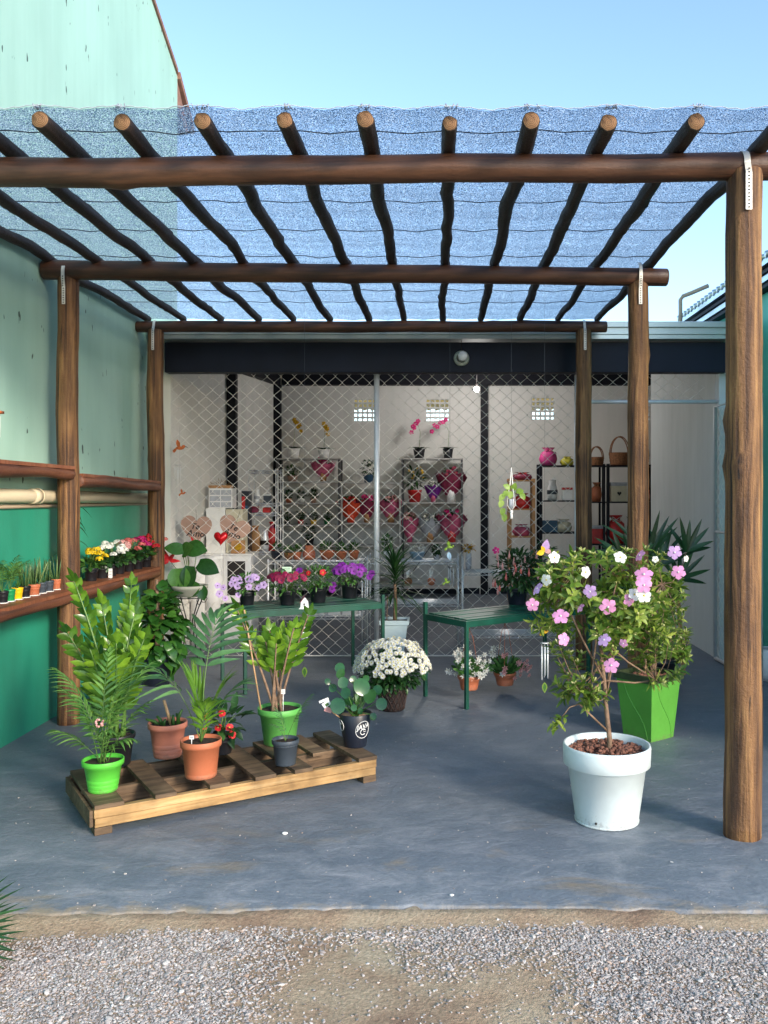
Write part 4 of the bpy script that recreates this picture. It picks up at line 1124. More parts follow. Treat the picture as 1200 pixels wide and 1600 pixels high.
def crown_tree(rt, base, trunk, centres, ntip, mats, leaf_l=.062, leaf_w=.020, cam_loc=None):
    mt, ml, mbd = MB(), MB(), MB()
    mt.tube(trunk, [.013 - .006 * i / (len(trunk) - 1) for i in range(len(trunk))], 9)
    n = len(trunk); tips = []
    for (c, rad, cnt) in centres:
        c = V(c); k = 0; tr = 0
        while k < cnt and tr < cnt * 30:
            tr += 1
            q = V((U(-1, 1), U(-1, 1), U(-1, 1)))
            if q.length > 1 or q.length < .35: continue
            pos = c + V((q.x * rad[0], q.y * rad[1], q.z * rad[2]))
            if noise.noise(pos * 6.5 + V((3, 1, 7))) < -.22: continue
            if any((pos - t_[0]).length < .045 for t_ in tips): continue
            tips.append((pos, q)); k += 1
    hubs = []
    for i in range(11):
        k = min(n - 1, 3 + int((n - 3) * (i / 13) ** .8)); a = i * 2.4
        cc = V(centres[i % len(centres)][0]); rr_ = centres[i % len(centres)][1]
        h = cc + V((math.cos(a) * rr_[0] * .5, math.sin(a) * rr_[1] * .5, math.sin(i * 1.7) * rr_[2] * .5))
        s = V(trunk[k]); mt.tube([s, s.lerp(h, .5) + V((0, 0, -.015)), h], [.006, .0045, .003], 6); hubs.append(h)
    for pos, q in tips:
        h = min(hubs, key=lambda x: (x - pos).length)
        mt.tube([h, h.lerp(pos, .5) + V((U(-.02, .02), U(-.02, .02), -.012)), pos], [.0027, .002, .0013], 4)
        ax = ((pos - h).normalized() + V((0, 0, .35))).normalized()
        for lv in range(3):
            pp = pos - ax * .026 * lv
            for s in range(4):
                a = s * math.pi / 2 + lv * .8 + U(-.3, .3)
                sd_ = ax.orthogonal().normalized(); sd_ = Quaternion(ax, a) @ sd_
                d = sd_ * .8 + ax * (.65 - .2 * lv)
                ml.leaf(pp, d, ax, leaf_l * U(.65, 1.15), leaf_w * U(.8, 1.15), 'oval', U(.05, .35), .3, 4)
        for s in range(rnd.randint(2, 6)):
            d = (ax + V((U(-.7, .7), U(-.7, .7), U(0, .5)))).normalized(); b = pos + d * U(.008, .022)
            mbd.tube([pos, b, b + d * .007, b + d * .015], [.001, .003, .0045, .001], 5)
    mt.build('trunk', M['bark'], rt); ml.build('leaves', M['l_tib'], rt); mbd.build('flower_buds', M['l_bud'], rt, kind='stuff')
def LZ(px, py, Y, o): return P(px, py, Y) - V(o)
trk = [(.01, 0, .30), (.014, .0, .38), (.004, 0, .47), (-.004, .01, .56), (-.012, 0, .66), (-.02, .01, .74), (-.03, 0, .86), (-.03, .01, 1.0)]
cA = LZ(922, 945, 4.25, TP); cB = LZ(1000, 945, 4.28, TP)
crown_tree(rt, None, trk, [(cA, (.30, .24, .30), 108), (cB, (.22, .20, .26), 58), (LZ(905, 1070, 4.25, TP), (.15, .14, .11), 16), (LZ(1030, 1050, 4.3, TP), (.12, .1, .09), 5)], 0, None)
ms = MB(); q0 = V((.004, 0, .42)); q1 = LZ(872, 1128, 4.2, TP); ms.tube([q0, LZ(905, 1100, 4.22, TP), LZ(890, 1105, 4.2, TP), q1], [.005, .004, .003, .002], 6); ms.build('low_branch', M['bark'], rt)
ml = MB()
for k in range(34):
    c = q1 + V((U(-.03, .035), U(-.03, .03), U(-.03, .03))); ml.leaf(c, V((U(-1, .6), U(-1, 1), U(-.6, .6))), (0, 0, 1), U(.03, .06), .019, 'oval', .3, .3, 4)
ml.build('low_leaves', M['l_tib'], rt)
TF = [(969, 871, 'w', 1), (915, 894, 'w', .9), (854, 906, 'w', .9), (866, 871, 'w', .9), (1000, 868, 'p', .9), (1054, 863, 'l', 1), (1060, 894, 'p', .95), (1006, 898, 'p', 1.25), (1006, 914, 'p', 1.1),
      (1006, 931, 'w', 1.1), (991, 929, 'w', 1), (983, 937, 'p', .9), (950, 948, 'p', 1.15), (922, 924, 'l', 1), (840, 920, 'l', 1), (832, 945, 'p', .9), (876, 963, 'p', 1.15), (907, 950, 'p', .7), (881, 999, 'p', .9),
      (944, 1000, 'l', 1), (955, 1040, 'p', 1.05), (974, 1005, 'p', .6), (1072, 873, 'w', .5), (1024, 874, 'w', .5)]
for (px, py, c, s) in TF:
    q = P(px, py, 4.0 + U(-.03, .06)) - TP
    tilt = V((U(-.9, .9), -1, U(-.3, .9)))
    if px in (1000, 840, 907): tilt = V((-.9, -.3, .6))
    head(FM[{'w': 'tib_white', 'p': 'tib_pink', 'l': 'tib_lilac'}[c]], rt, q, tilt, s * .88)

# ---- green square pot with second tree
GP = loc(1013, 1150)
rt = root('tall_square_planter', 'grass green square planter with dark rim holding a leafy shrub behind the white pot', 'potted plant', GP, 0)
m_ = MB(); hh = .40; wt, wb = .150, .115
ang0 = R(38)
def sqr(w, z, a): return [V((w * math.cos(a + k * math.pi / 2 + math.pi / 4) * 1.35, w * math.sin(a + k * math.pi / 2 + math.pi / 4) * 1.35, z)) for k in range(4)]
vs = []; n = 14
for i in range(n + 1):
    t = i / n; vs += sqr(wb + (wt - wb) * t, hh * t, ang0 + .0)
m_.add(vs, [(i * 4 + k, i * 4 + (k + 1) % 4, (i + 1) * 4 + (k + 1) % 4, (i + 1) * 4 + k) for i in range(n) for k in range(4)] + [(3, 2, 1, 0)])
for k in range(4):        # wavy raised line on each face
    A0, A1 = sqr(wb, 0, ang0)[k], sqr(wb, 0, ang0)[(k + 1) % 4]; B0_, B1_ = sqr(wt, hh, ang0)[k], sqr(wt, hh, ang0)[(k + 1) % 4]
    pts = []
    for i in range(22):
        t = i / 21; s = .12 + .76 * (1 - t) + .07 * math.sin(t * 7); pts.append(A0.lerp(A1, s).lerp(B0_.lerp(B1_, s), t))
    m_.tube(pts, .0035, 5)
m_.build('pot', M['greensq'], rt, smooth=False)
m_ = MB()
o4, i4 = sqr(wt + .013, hh, ang0), sqr(wt - .01, hh, ang0)
vs = [q + V((0, 0, -.03)) for q in o4] + o4 + [q + V((0, 0, .012)) for q in sqr(wt + .016, hh, ang0)] + [q + V((0, 0, .012)) for q in i4] + [q + V((0, 0, -.03)) for q in i4]
m_.add(vs, [(j * 4 + k, j * 4 + (k + 1) % 4, (j + 1) * 4 + (k + 1) % 4, (j + 1) * 4 + k) for j in range(4) for k in range(4)])
m_.build('rim', plain('dark_olive_rim', (.035, .055, .02), .5, var=.3), rt, smooth=False)
m_ = MB(); m_.add([q + V((0, 0, -.02)) for q in i4], [(0, 1, 2, 3)])
for k in range(160):
    a, r_ = U(0, 6.28), .12 * math.sqrt(U(0, 1)); m_.ball((r_ * math.cos(a), r_ * math.sin(a), hh - .015), U(.008, .012), 4, 6)
m_.build('clay_pebbles', M['clay'], rt)
trk = [(.02, 0, .38), (.03, .0, .48), (.015, 0, .60), (.02, 0, .74), (.03, 0, .90)]
crown_tree(rt, None, trk, [(LZ(1022, 935, GP.y, GP), (.20, .18, .30), 62), (LZ(1042, 1000, GP.y, GP), (.14, .14, .14), 20), (LZ(1060, 1020, GP.y, GP), (.07, .1, .05), 6)], 0, None, .060, .020)
m_ = MB(); m_.tube([(-.02, .01, .38), (-.01, 0, .55)], .006, 6); m_.tube([(.045, .02, .38), (.06, 0, .6)], .004, 6); m_.build('stake', M['stake'], rt)

# ---- fan palm behind
p = V((PX(1028, 6.9), 6.9, 0))
rt = root('lady_palm', 'dark green lady palm with long finger leaves rising behind the flowering trees', 'potted plant', p)
pot(rt, .16, .12, .28, M['blackplastic'], .03)
ml, ms = MB(), MB()
for (px, py, spread, base_az, n, l) in [(1012, 868, 100, 92, 9, .42), (1030, 885, 120, 80, 9, .40), (985, 885, 120, 112, 8, .34), (1072, 862, 110, 62, 7, .27), (1000, 920, 150, 95, 8, .28), (1060, 905, 130, 60, 7, .28), (972, 870, 70, 150, 4, .24)]:
    h = P(px, py, 6.9 + U(-.1, .1)) - p
    ms.tube([(U(-.04, .04), U(-.04, .04), .26), h * .5 + V((0, 0, .15)), h], [.008, .006, .003], 6)
    for k in range(n):
        a = R(base_az - spread / 2 + spread * k / (n - 1) + U(-5, 5))
        d = V((math.cos(a), U(-.35, .25), math.sin(a) * .95 + .08))
        ml.leaf(h, d, V((U(-.2, .2), -1, .5)), l * U(.8, 1.1), .040, 'strap', U(.05, .3), .3, 6)
ml.build('leaves', M['l_dark'], rt); ms.build('stems', M['bark'], rt)

rt = root('wooden_easel', 'light wooden a-frame easel stand behind the flowering shrub', 'easel', (PX(1050, 7.7), 7.7, 0))
m_ = MB()
m_.tube([(.08, -.08, 0), (.04, 0, .80)], .018, 4); m_.build('leg', M['pine'], rt, smooth=False)
m_ = MB(); m_.tube([(-.32, -.08, 0), (-.28, 0, .80)], .018, 4); m_.build('leg', M['pine'], rt, smooth=False)
m_ = MB(); m_.tube([(-.12, .25, 0), (-.12, .02, .78)], .016, 4); m_.build('leg', M['pine'], rt, smooth=False)
m_ = MB(); m_.b2(-.31, .075, -.085, -.06, .16, .20); m_.build('crossbar', M['pine'], rt, smooth=False)

# ---- pale blue planter with dracaena
p = V((PX(617, 7.75), 7.75, 0))
rt = root('dracaena_planter', 'narrow leaved dracaena in a pale blue square planter beside the centre pole', 'potted plant', p)
m_ = MB(); w0, w1, hh = .055, .112, .46
def sq(w, z): return [V((-w, -w, z)), V((w, -w, z)), V((w, w, z)), V((-w, w, z))]
vs = sq(w0, 0) + sq(w1, hh - .04) + sq(w1 + .012, hh - .038) + sq(w1 + .014, hh) + sq(w1 - .005, hh) + sq(w1 - .01, hh - .05)
m_.add(vs, [(3, 2, 1, 0)] + [(j * 4 + k, j * 4 + (k + 1) % 4, (j + 1) * 4 + (k + 1) % 4, (j + 1) * 4 + k) for j in range(5) for k in range(4)])
m_.build('pot', M['bluepot'], rt, smooth=False)
m_ = MB(); m_.add(sq(w1 - .008, hh - .02), [(0, 1, 2, 3)]); m_.build('soil', M['soil'], rt, smooth=False)
m_ = MB(); m_.tube([(0, 0, hh - .03), (.006, 0, .62), (0, 0, .76)], [.019, .016, .012], 8)
m_.tube([(-.07, 0, hh - .03), (-.065, 0, .66)], .004, 5); m_.build('trunk', M['bark'], rt)
ml = MB()
for k in range(95):
    z = .64 + .30 * (k / 95); a = k * 2.399; el = -5 + 80 * (k / 95) + U(-12, 12)
    ml.leaf((.008 * math.cos(a), .008 * math.sin(a), z), av(math.degrees(a), el), (0, 0, 1), U(.26, .40) * (1 - .15 * k / 95), .019, 'strap', U(.2, .55), .3, 6)
ml.build('leaves', M['l_dark'], rt)

# ---- table plants
def tpot(name, label, pos, rt_, rb, h, mat=None, grp=None):
    r = root(name, label, 'potted plant', pos, group=grp); pot(r, rt_, rb, h, mat or M['blackplastic'], .018); return r
def flowery(r, h, rad, nl, fl, nf, mat, L_=.045, W_=.018, s=1, fz=(.3, 1)):
    ml = MB(); bush(ml, (0, 0, h + rad[2] * .7), rad, nl, L_, W_, 'oval', .3, .3, 3, .25); ml.build('leaves', mat, r)
    ms = MB(); stems(ms, (0, 0, h - .02), [(U(-1, 1) * rad[0] * .7, U(-1, 1) * rad[1] * .7, h + rad[2] * U(.4, 1.3)) for _ in range(18)], .002); ms.build('stems', M['l_stem'], r)
    for _ in range(nf):
        a = U(180, 360); e = U(fz[0], fz[1]); q = V((math.cos(R(a)) * math.cos(e), math.sin(R(a)) * math.cos(e), math.sin(e)))
        pos = V((q.x * rad[0], q.y * rad[1], h + rad[2] * .7 + q.z * rad[2])) * 1.0
        head(FM[fl], r, pos, q + V((U(-.4, .4), -.7, U(-.2, .3))), U(.85, 1.15) * s)
TZ = .64
def onpx(px, py, z): Y = GY(py, z); return V((PX(px, Y), Y, z))
r = tpot('petunia_pot', 'black pot of pale lilac petunias at the left end of the green table', onpx(386, 945, TZ), .07, .052, .11)
flowery(r, .11, (.13, .11, .08), 150, 'pet_lilac', 7, M['l_mid'])
for (px, py) in [(349, 918), (343, 928), (352, 935), (362, 912), (371, 916), (372, 930), (392, 905), (401, 903), (389, 917), (412, 914), (404, 918), (365, 905), (340, 915)]:
    head(FM['pet_lilac'], r, P(px, py, r.location.y - .1) - r.location, (U(-.4, .4), -1, U(0, .5)), U(.8, 1.05))
r = tpot('petunia_pot', 'black pot of dark wine petunias with a pale green price tag', onpx(449, 945, TZ), .075, .055, .12)
flowery(r, .12, (.17, .13, .09), 210, 'pet_wine', 26, M['l_mid'])
price_tag('pale green price card on a stick above the wine petunias', r.location + V((.0, -.02, .10)), .075, .04, .17)
r = tpot('petunia_pot', 'black pot of leafy petunias with few red blooms, third on the green table', onpx(497, 941, TZ), .08, .06, .13)
flowery(r, .13, (.13, .12, .10), 260, 'pet_red', 3, M['l_mid'])
for k in range(7): head(FM['pet_purple' if k % 2 else 'pet_wine'], r, (U(-.16, -.09), U(-.1, .0), U(.20, .27)), (-.3, -1, .3), .9)
r = tpot('petunia_pot', 'black pot of vivid purple petunias nearest the centre pole', onpx(546, 934, TZ), .08, .06, .13)
flowery(r, .13, (.15, .13, .10), 200, 'pet_purple', 26, M['l_mid'], fz=(.1, 1.1))
for (x, z) in [(-.14, .02), (-.13, .06), (.18, .13), (.20, .16)]: head(FM['pet_purple'], r, (x, -.08, z + .06), (0, -1, 0), 1)

r = tpot('fuchsia_pot', 'bushy fuchsia with hanging pink buds in a navy pot on the right table', onpx(808, 944, TZ), .095, .07, .14, M['navypot'])
ml = MB(); bush(ml, (.01, 0, .27), (.20, .18, .17), 900, .055, .024, 'ovate', .0, .4, 3, .25)
bush(ml, (.24, .05, .34), (.14, .14, .15), 260, .05, .022, 'ovate', .0, .4, 3, .25); ml.build('leaves', M['l_dark'], r)
ms = MB(); tps = [(U(-.16, .3), U(-.12, .12), U(.2, .42)) for _ in range(26)]; stems(ms, (0, 0, .12), tps, .0022); ms.build('stems', M['bark'], r)
for k in range(34):
    x, y, z = U(-.2, .36), U(-.19, -.08), U(.24, .46)
    if k > 28: x, z = U(-.22, .0), U(.12, .2)
    m_ = MB(); m_.tube([(0, 0, .03), (0, 0, 0), (0, 0, -.016), (0, 0, -.034), (0, 0, -.042)], [.001, .005, .010, .008, .001], 6)
    for q in range(4): m_.leaf((0, 0, -.012), (math.cos(q * 1.57), math.sin(q * 1.57), .25), (0, 0, 1), .016, .007, 'lance', .3, .2, 3)
    o = m_.build('flower', M['p_blush' if k % 3 else 'p_salmon'], r); o.location = (x, y, z)
o = head(FM['orchid_m'], r, P(775, 860, r.location.y - .15) - r.location, (0, -1, .3), .7)

# hanging pots below the right table
def hangpot(label, px, py_top, py_bot, Y, which, hook):
    zt = PZ(py_top, Y); zb = PZ(py_bot, Y); h = zt - zb
    r = root('hanging_pot', label, 'hanging pot', (PX(px, Y), Y, zb), group='hanging terracotta bowls below the table')
    pot(r, .088, .062, h, M['terracotta'], .02, grooves=3)
    ml = MB()
    for k in range(70):
        a = U(0, 360); el = U(35, 85); b = av(a, el); p0 = V((b.x * .05, b.y * .05, h - .02))
        for s in range(3):
            ml.leaf(p0, b, (U(-1, 1), -1, .3), .06, .024, 'strap', .12, .15, 3); p0 = p0 + b * .052; b = (b + V((U(-.2, .2), U(-.2, .2), -.22))).normalized()
    ml.build('leaves', M['l_mid'], r)
    for k in range(34):
        a = U(180, 360) if k % 3 else U(0, 360); q = V((math.cos(R(a)) * U(.06, .17), math.sin(R(a)) * U(.06, .14), h + U(.0, .20)))
        if which == 'mix': f = 'cactus_w' if q.x < -.02 else 'cactus_p'
        else: f = 'cactus_w'
        if which == 'mix' and q.x > .02: q.z *= .75; q.x += .04
        head(FM[f], r, q, (U(-.5, .5) + q.x * 5, -1, U(-.6, .6)), U(.85, 1.15))
    top_ = TZ - .05 - zb
    m_ = MB()
    for k in range(3):
        a = 2 * math.pi * k / 3 + .4; m_.tube([(.085 * math.cos(a), .085 * math.sin(a), h - .005), (.03 * math.cos(a), .03 * math.sin(a), top_ - .12), (0, 0, top_ - .06)], .002, 5)
    m_.tube([(0, 0, top_ - .07), (0, 0, top_ + .045)], .004, 6); m_.build('hanger', M['terracotta'], r)
c1 = on(TB, aB, .16, .24); c2 = on(TB, aB, .48, .30)
hangpot('terracotta bowl of white christmas cactus hanging nearest the table leg', 733, 1055, 1077, c1.y, 'white', 0)
hangpot('terracotta bowl with drooping pink buds hanging right of the other bowl', 789, 1050, 1070, c2.y, 'mix', 0)

# ---- shelf plants on the left
sx = WX + .115
specs = [(4, 'blackplastic', 'black pot of young palm at the photo left edge of the lower shelf', 'p'), (15, 'dkgreenpot', 'bottle green pot on the lower shelf, left of the yellow pot', 'p'), (27, 'yellowpot', 'bright yellow pot on the lower wall shelf', 'g'),
         (39, 'blackplastic', 'narrow black pot right of the yellow pot on the wall shelf', 's'), (52, 'terracotta', 'ribbed brick coloured pot in the middle of the snake plant row', 's'), (65, 'greyplastic', 'slate pot of snake plant touching the ribbed brick coloured pot', 's'),
         (76, 'greyplastic', 'slate pot of snake plant touching the last two terracotta pots', 's'), (88, 'terracotta', 'second terracotta snake plant pot from the wall post', 's'), (101, 'terracotta', 'terracotta snake plant pot nearest the wall post', 's')]
for (px, mt, lab, kd) in specs:
    Y = -(sx) * FX / (CX - px)
    r = root('succulent_pot', lab, 'potted plant', (sx, Y, SHZ), group='small pots on the lower log shelf')
    rr_ = .034 if px != 52 else .042
    pot(r, rr_, rr_ * .8, .072, M[mt], .012 if px != 52 else .02, 24)
    m_ = MB(); m_.lathe([(0, -.0), (rr_ * .95, .0005), (rr_ * 1.02, .006), (rr_ * .98, .006)], 20); m_.build('saucer', M['card'], r)
    ml = MB()
    if kd == 's':
        for k in range(7 if px != 52 else 12):
            a = U(0, 360); q = av(a, U(74, 88)); ml.tube([(q.x * .10, q.y * .10, .06), V((q.x * .14, q.y * .14, .06)) + q * U(.08, .13), V((q.x * .16, q.y * .16, .06)) + q * U(.135, .18)], [.0052, .0048, .0008], 7)
        ml.build('leaves', M['l_sans'], r)
    elif kd == 'g':
        for k in range(16): ml.leaf((0, 0, .06), av(U(0, 360), U(50, 85)), (0, 0, 1), U(.06, .11), .006, 'strap', .3, .2, 3)
        ml.build('leaves', M['l_mid'], r)
    else:
        ms = MB()
        for k in range(7): frond(ml, ms, (0, 0, .06), U(0, 360), U(60, 85), U(.18, .26), 12, .06, .006, .8, .35, .0015)
        ml.build('leaves', M['l_palm'], r); ms.build('stems', M['l_stem'], r)

kal = [(142, 'p_yellow', 'yellow kalanchoe in front of white blooms beside the front wall post', .0), (159, 'p_white', 'white kalanchoe pot with a white card on the upper planted shelf', .02), (173, 'p_white', 'pale white and green kalanchoe beside the carded pot', .03),
       (186, 'p_blush', 'dusty rose kalanchoe left of the magenta blooms', .03), (201, 'p_salmon', 'salmon kalanchoe touching the magenta one', .03), (215, 'p_mag', 'magenta kalanchoe on the log shelf', .03), (228, 'p_red', 'bright red kalanchoe right of the magenta one', .03), (240, 'p_salmon', 'salmon red kalanchoe nearest the rear wall post', .04)]
def kalanchoe(px, fm, lab, lift, n=34, rp=.052):
    Y = -(sx) * FX / (CX - px)
    r = root('kalanchoe_pot', lab, 'potted plant', (sx, Y, SHZ), group='kalanchoe pots on the log shelf')
    pot(r, rp, rp * .78, .095, M['blackplastic'], .014, 24)
    ml = MB(); bush(ml, (0.01, 0, .125), (.075, .07, .035), 80, .050, .034, 'oval', .4, .3, 4, .2); ml.build('leaves', M['l_dark' if px % 2 else 'l_mid'], r)
    m_ = MB()
    for c in range(8):
        cc = V((U(-.01, .10), U(-.065, .065), 0)); cc.z = .225 + lift - abs(cc.x - .02) * .75 + U(-.02, .02); rc = U(.022, .034)
        for k in range(n):
            a = U(0, 6.28); e = math.asin(U(-.1, 1)); q0 = V((math.cos(a) * math.cos(e), math.sin(a) * math.cos(e), math.sin(e) * .7)); b = cc + q0 * rc
            t1 = q0.orthogonal().normalized(); t2 = q0.cross(t1).normalized()
            for q in range(4): m_.leaf(b, t1 * math.cos(q * 1.57) + t2 * math.sin(q * 1.57) + q0 * .25, q0, .0105, .0095, 'oval', .1, .1, 2)
    m_.build('flower_cluster', M[fm], r)
    ms = MB(); stems(ms, (0, 0, .08), [(U(-.02, .07), U(-.06, .06), .23 + lift) for _ in range(9)], .0025); ms.build('stems', M['l_stem'], r)
    return r
for (px, fm, lab, lift) in kal: kalanchoe(px, fm, lab, lift)
Yw = -(sx) * FX / (CX - 158)
price_tag('white upright card in front of the black kalanchoe pots', (sx + .07, Yw, SHZ), .03, .07, .003, 0, M['card'])
price_tag('pale green price card standing above the red kalanchoes', (sx + .04, -(sx) * FX / (CX - 232), SHZ + .12), .062, .034, .19, R(-12))
r = root('twisted_leaf_plant', 'thin dark plant with curled hanging leaves above the white kalanchoes', 'potted plant', (sx - .02, 6.30, SHZ))
pot(r, .045, .035, .08, M['blackplastic'], .012)
ms = MB(); ms.tube([(0, 0, .07), (.01, .02, .25), (0, .01, .42), (.01, .0, .62)], [.004, .003, .003, .002], 6); ml = MB()
for k in range(13):
    z = .20 + .034 * k; a = k * 2.0; q = V((math.cos(a), math.sin(a), .6)); ml.leaf((.005, .005, z), q, (0, 0, 1), U(.10, .16), .014, 'lance', 1.1, .2, 7)
ml.build('leaves', M['l_dark'], r); ms.build('stems', M['l_dark'], r)

# dark climber near the rear wall post, on the floor
p = V((-2.28, 7.25, 0))
r = root('pothos_plant', 'tall dark broad leaved climber against the wall behind the zz plant', 'potted plant', p)
pot(r, .13, .10, .22, M['navypot'], .025)
ml = MB(); bush(ml, (.02, 0, .42), (.17, .15, .36), 240, .11, .075, 'heart', -.2, .5, 6, .45); ml.build('leaves', M['l_zzd'], r)
ms = MB(); ms.tube([(0, 0, .2), (.01, 0, .5), (0, 0, .85)], [.02, .018, .012], 8); ms.build('moss_pole', M['bark'], r)
p = V((-2.36, 6.35, 0))
r = root('empty_floor_pot', 'dark navy floor pot between the wall post and the zz plant', 'pot', p)
pot(r, .12, .09, .24, M['navypot'], .03)

# ---- anthurium on iron stand
p = V((PX(296, 8.12), 8.12, 0))
st = root('iron_plant_stand', 'black wrought iron scroll stand under the pale stone bowl', 'plant stand', p)
for k in range(4):
    a = R(45 + 90 * k); c, s = math.cos(a), math.sin(a); m_ = MB()
    m_.tube([(c * .16, s * .12, 0), (c * .08, s * .06, .22), (c * .05, s * .04, .40), (c * .12, s * .09, .55), (c * .155, s * .115, .60)], .0055, 6)
    m_.tube([(c * .155 + c * .035 * math.cos(t), s * .115 + s * .02 * math.cos(t), .58 + .035 * math.sin(t)) for t in [R(60 * j) for j in range(7)]], .004, 5)
    m_.build('leg', M['iron'], st)
m_ = MB(); m_.tube([(.15 * math.cos(R(15 * k)), .13 * math.sin(R(15 * k)), .605) for k in range(25)], .005, 6); m_.build('top_ring', M['iron'], st)
p = V((PX(296, 8.12), 8.12, .612))
r = root('anthurium_bowl', 'large leaved anthurium with red blooms in a pale stone bowl on the iron stand', 'potted plant', p)
m_ = MB(); m_.lathe([(0, 0), (.10, 0), (.12, .01), (.155, .07), (.162, .075), (.168, .10), (.155, .103), (.148, .08)], 40); m_.build('bowl', M['stone_pot'], r)
m_ = MB(); m_.lathe([(0, .085), (.15, .085)], 20); m_.build('soil', M['soil'], r)
ml, ms = MB(), MB()
for (bx, bz, dx, dz, L_, W_) in [(-.02, .42, -.9, .2, .19, .10), (.0, .44, .9, -.05, .20, .14), (-.07, .26, .1, -1, .22, .17), (.10, .30, .9, -.3, .22, .13), (-.13, .16, -.15, -1, .18, .13), (.03, .28, -.1, -1, .23, .12), (.08, .14, -.5, -1, .17, .12), (.12, .10, .3, -.9, .14, .09), (-.04, .40, .3, .2, .16, .12)]:
    ml.leaf((bx, -.08, bz), (dx, -.25, dz), (0, -1, .5), L_, W_, 'heart', .15, .22, 9)
    ms.tube([(bx * .3, 0, .08), (bx * .7, -.03, .08 + (bz - .08) * .6), (bx, -.08, bz)], [.005, .004, .003], 6)
ms.tube([(-.03, 0, .09), (-.10, -.03, .24), (-.17, -.04, .33)], [.004, .003, .0025], 6)
ms.tube([(.02, 0, .09), (.06, -.03, .30), (.08, -.04, .44)], [.004, .003, .0025], 6)
ml.build('leaves', M['l_anth'], r); ms.build('stems', M['l_stem'], r)
for (x, z, s) in [(-.17, .33, 1), (.07, .46, .8)]:
    m_ = MB()
    for (dx, dz, l) in [(-1, .25, .11), (-.4, .9, .13), (.6, .7, .10), (-.8, -.45, .09), (.9, -.05, .12)]:
        m_.leaf((0, 0, 0), (dx, -.3, dz), (0, -1, 0), l * s, .038 * s, 'lance', .15, .3, 6)
    m_.build('flower', M['p_red'], r, loc=(x, -.05, z))

# ------------------------------------------------------------------ signs, hearts and hangings
def textm(body, size, p, mat, parent, name='lettering', shear=.25, rz=0, off=.0012):
    cu = bpy.data.curves.new('t', 'FONT'); cu.body = body; cu.size = size; cu.align_x = 'CENTER'; cu.extrude = .001; cu.shear = shear; cu.offset = off; cu.space_line = .85
    to = bpy.data.objects.new('t', cu); col.objects.link(to); bpy.context.view_layer.update()
    me = bpy.data.meshes.new_from_object(to.evaluated_get(bpy.context.evaluated_depsgraph_get())); bpy.data.objects.remove(to)
    me.materials.clear(); me.materials.append(mat); o = bpy.data.objects.new(name, me); col.objects.link(o); o.parent = parent
    o.location = p; o.rotation_euler = (R(90), rz, 0); return o
def heart_pts(w, h, n=40):
    pts = []
    for k in range(n):
        t = 2 * math.pi * k / n; x = 16 * math.sin(t) ** 3; z = 13 * math.cos(t) - 5 * math.cos(2 * t) - 2 * math.cos(3 * t) - math.cos(4 * t)
        pts.append((x / 32 * w, (z + 2.5) / 29 * h))
    return pts
for (px, py, w, h, rot, lab) in [(306, 829, 48, 46, -4, 'dusty pink heart board reading Te Amo, left of the two'), (364, 830, 50, 44, -22, 'tilted dusty pink heart board reading Te Amo behind the red foil heart')]:
    Y = 8.43; s = Y / FX
    rt = root('heart_sign', lab, 'heart sign', P(px, py, Y)); rt.rotation_euler = (0, R(rot) * -1 if px > 340 else R(4), 0); rt['group'] = 'te amo heart boards'
    m_ = MB(); m_.prism(heart_pts(w * s, h * s), -.006, .012); m_.build('board', M['heartwood'], rt, smooth=False, bevel=.002)
    textm('Te', .075, (-.01, -.009, .015), M['ink'], rt); textm('Amo', .085, (0, -.009, -.055), M['ink'], rt)
    m_ = MB(); m_.tube([(0, 0, h * s * .3), (.0, -.04, .18), (0, -.055, .20)], .0015, 4); m_.build('hanging_string', M['ink'], rt)
rt = root('foil_heart', 'shiny red foil heart between the two heart boards', 'heart ornament', P(345, 842, 8.28))
m_ = MB()
base = heart_pts(.13, .13, 28)
for i in range(7):
    t = -1 + 2 * i / 6; sc = math.sqrt(max(0, 1 - t * t)) * .96 + .04
    m_.v += [(x * sc, t * .032, z * sc) for x, z in base]
for i in range(6):
    for k in range(28): m_.f.append((i * 28 + k, i * 28 + (k + 1) % 28, (i + 1) * 28 + (k + 1) % 28, (i + 1) * 28 + k)); m_.m.append(0)
m_.build('balloon', M['redshine'], rt)
m_ = MB(); m_.tube([(0, .0, -.05), (.01, .0, -.34)], .003, 5); m_.build('stick', M['card'], rt)

def bird(parent, p, s, mat, name='bird'):
    m_ = MB(); 
    m_.ball((0, 0, 0), .5, 8, 10, (1.3, .45, .55)); m_.ball((.55, 0, .22), .27, 6, 8, (1, .9, .9))
    m_.tube([(.78, 0, .22), (1.0, 0, .16), (1.25, 0, .0)], [.07, .05, .01], 5, mi=1)
    m_.leaf((-.05, -.1, .1), (-.25, -.25, 1), (0, -1, 0), 1.25, .6, 'oval', .1, .1, 5); m_.leaf((-.1, .1, .1), (-.55, .3, 1), (0, -1, 0), 1.1, .5, 'oval', .1, .1, 5)
    for a in (-.35, 0, .35): m_.leaf((-.5, 0, -.05), (-.7 + abs(a) * .1, a * .3, -.8 + a), (0, -1, 0), .85, .28, 'strap', .1, .1, 4)
    m_.v = [(x * s, y * s, z * s) for x, y, z in m_.v]
    o = m_.build(name, [mat, M['ink']], parent); o.location = p; return o
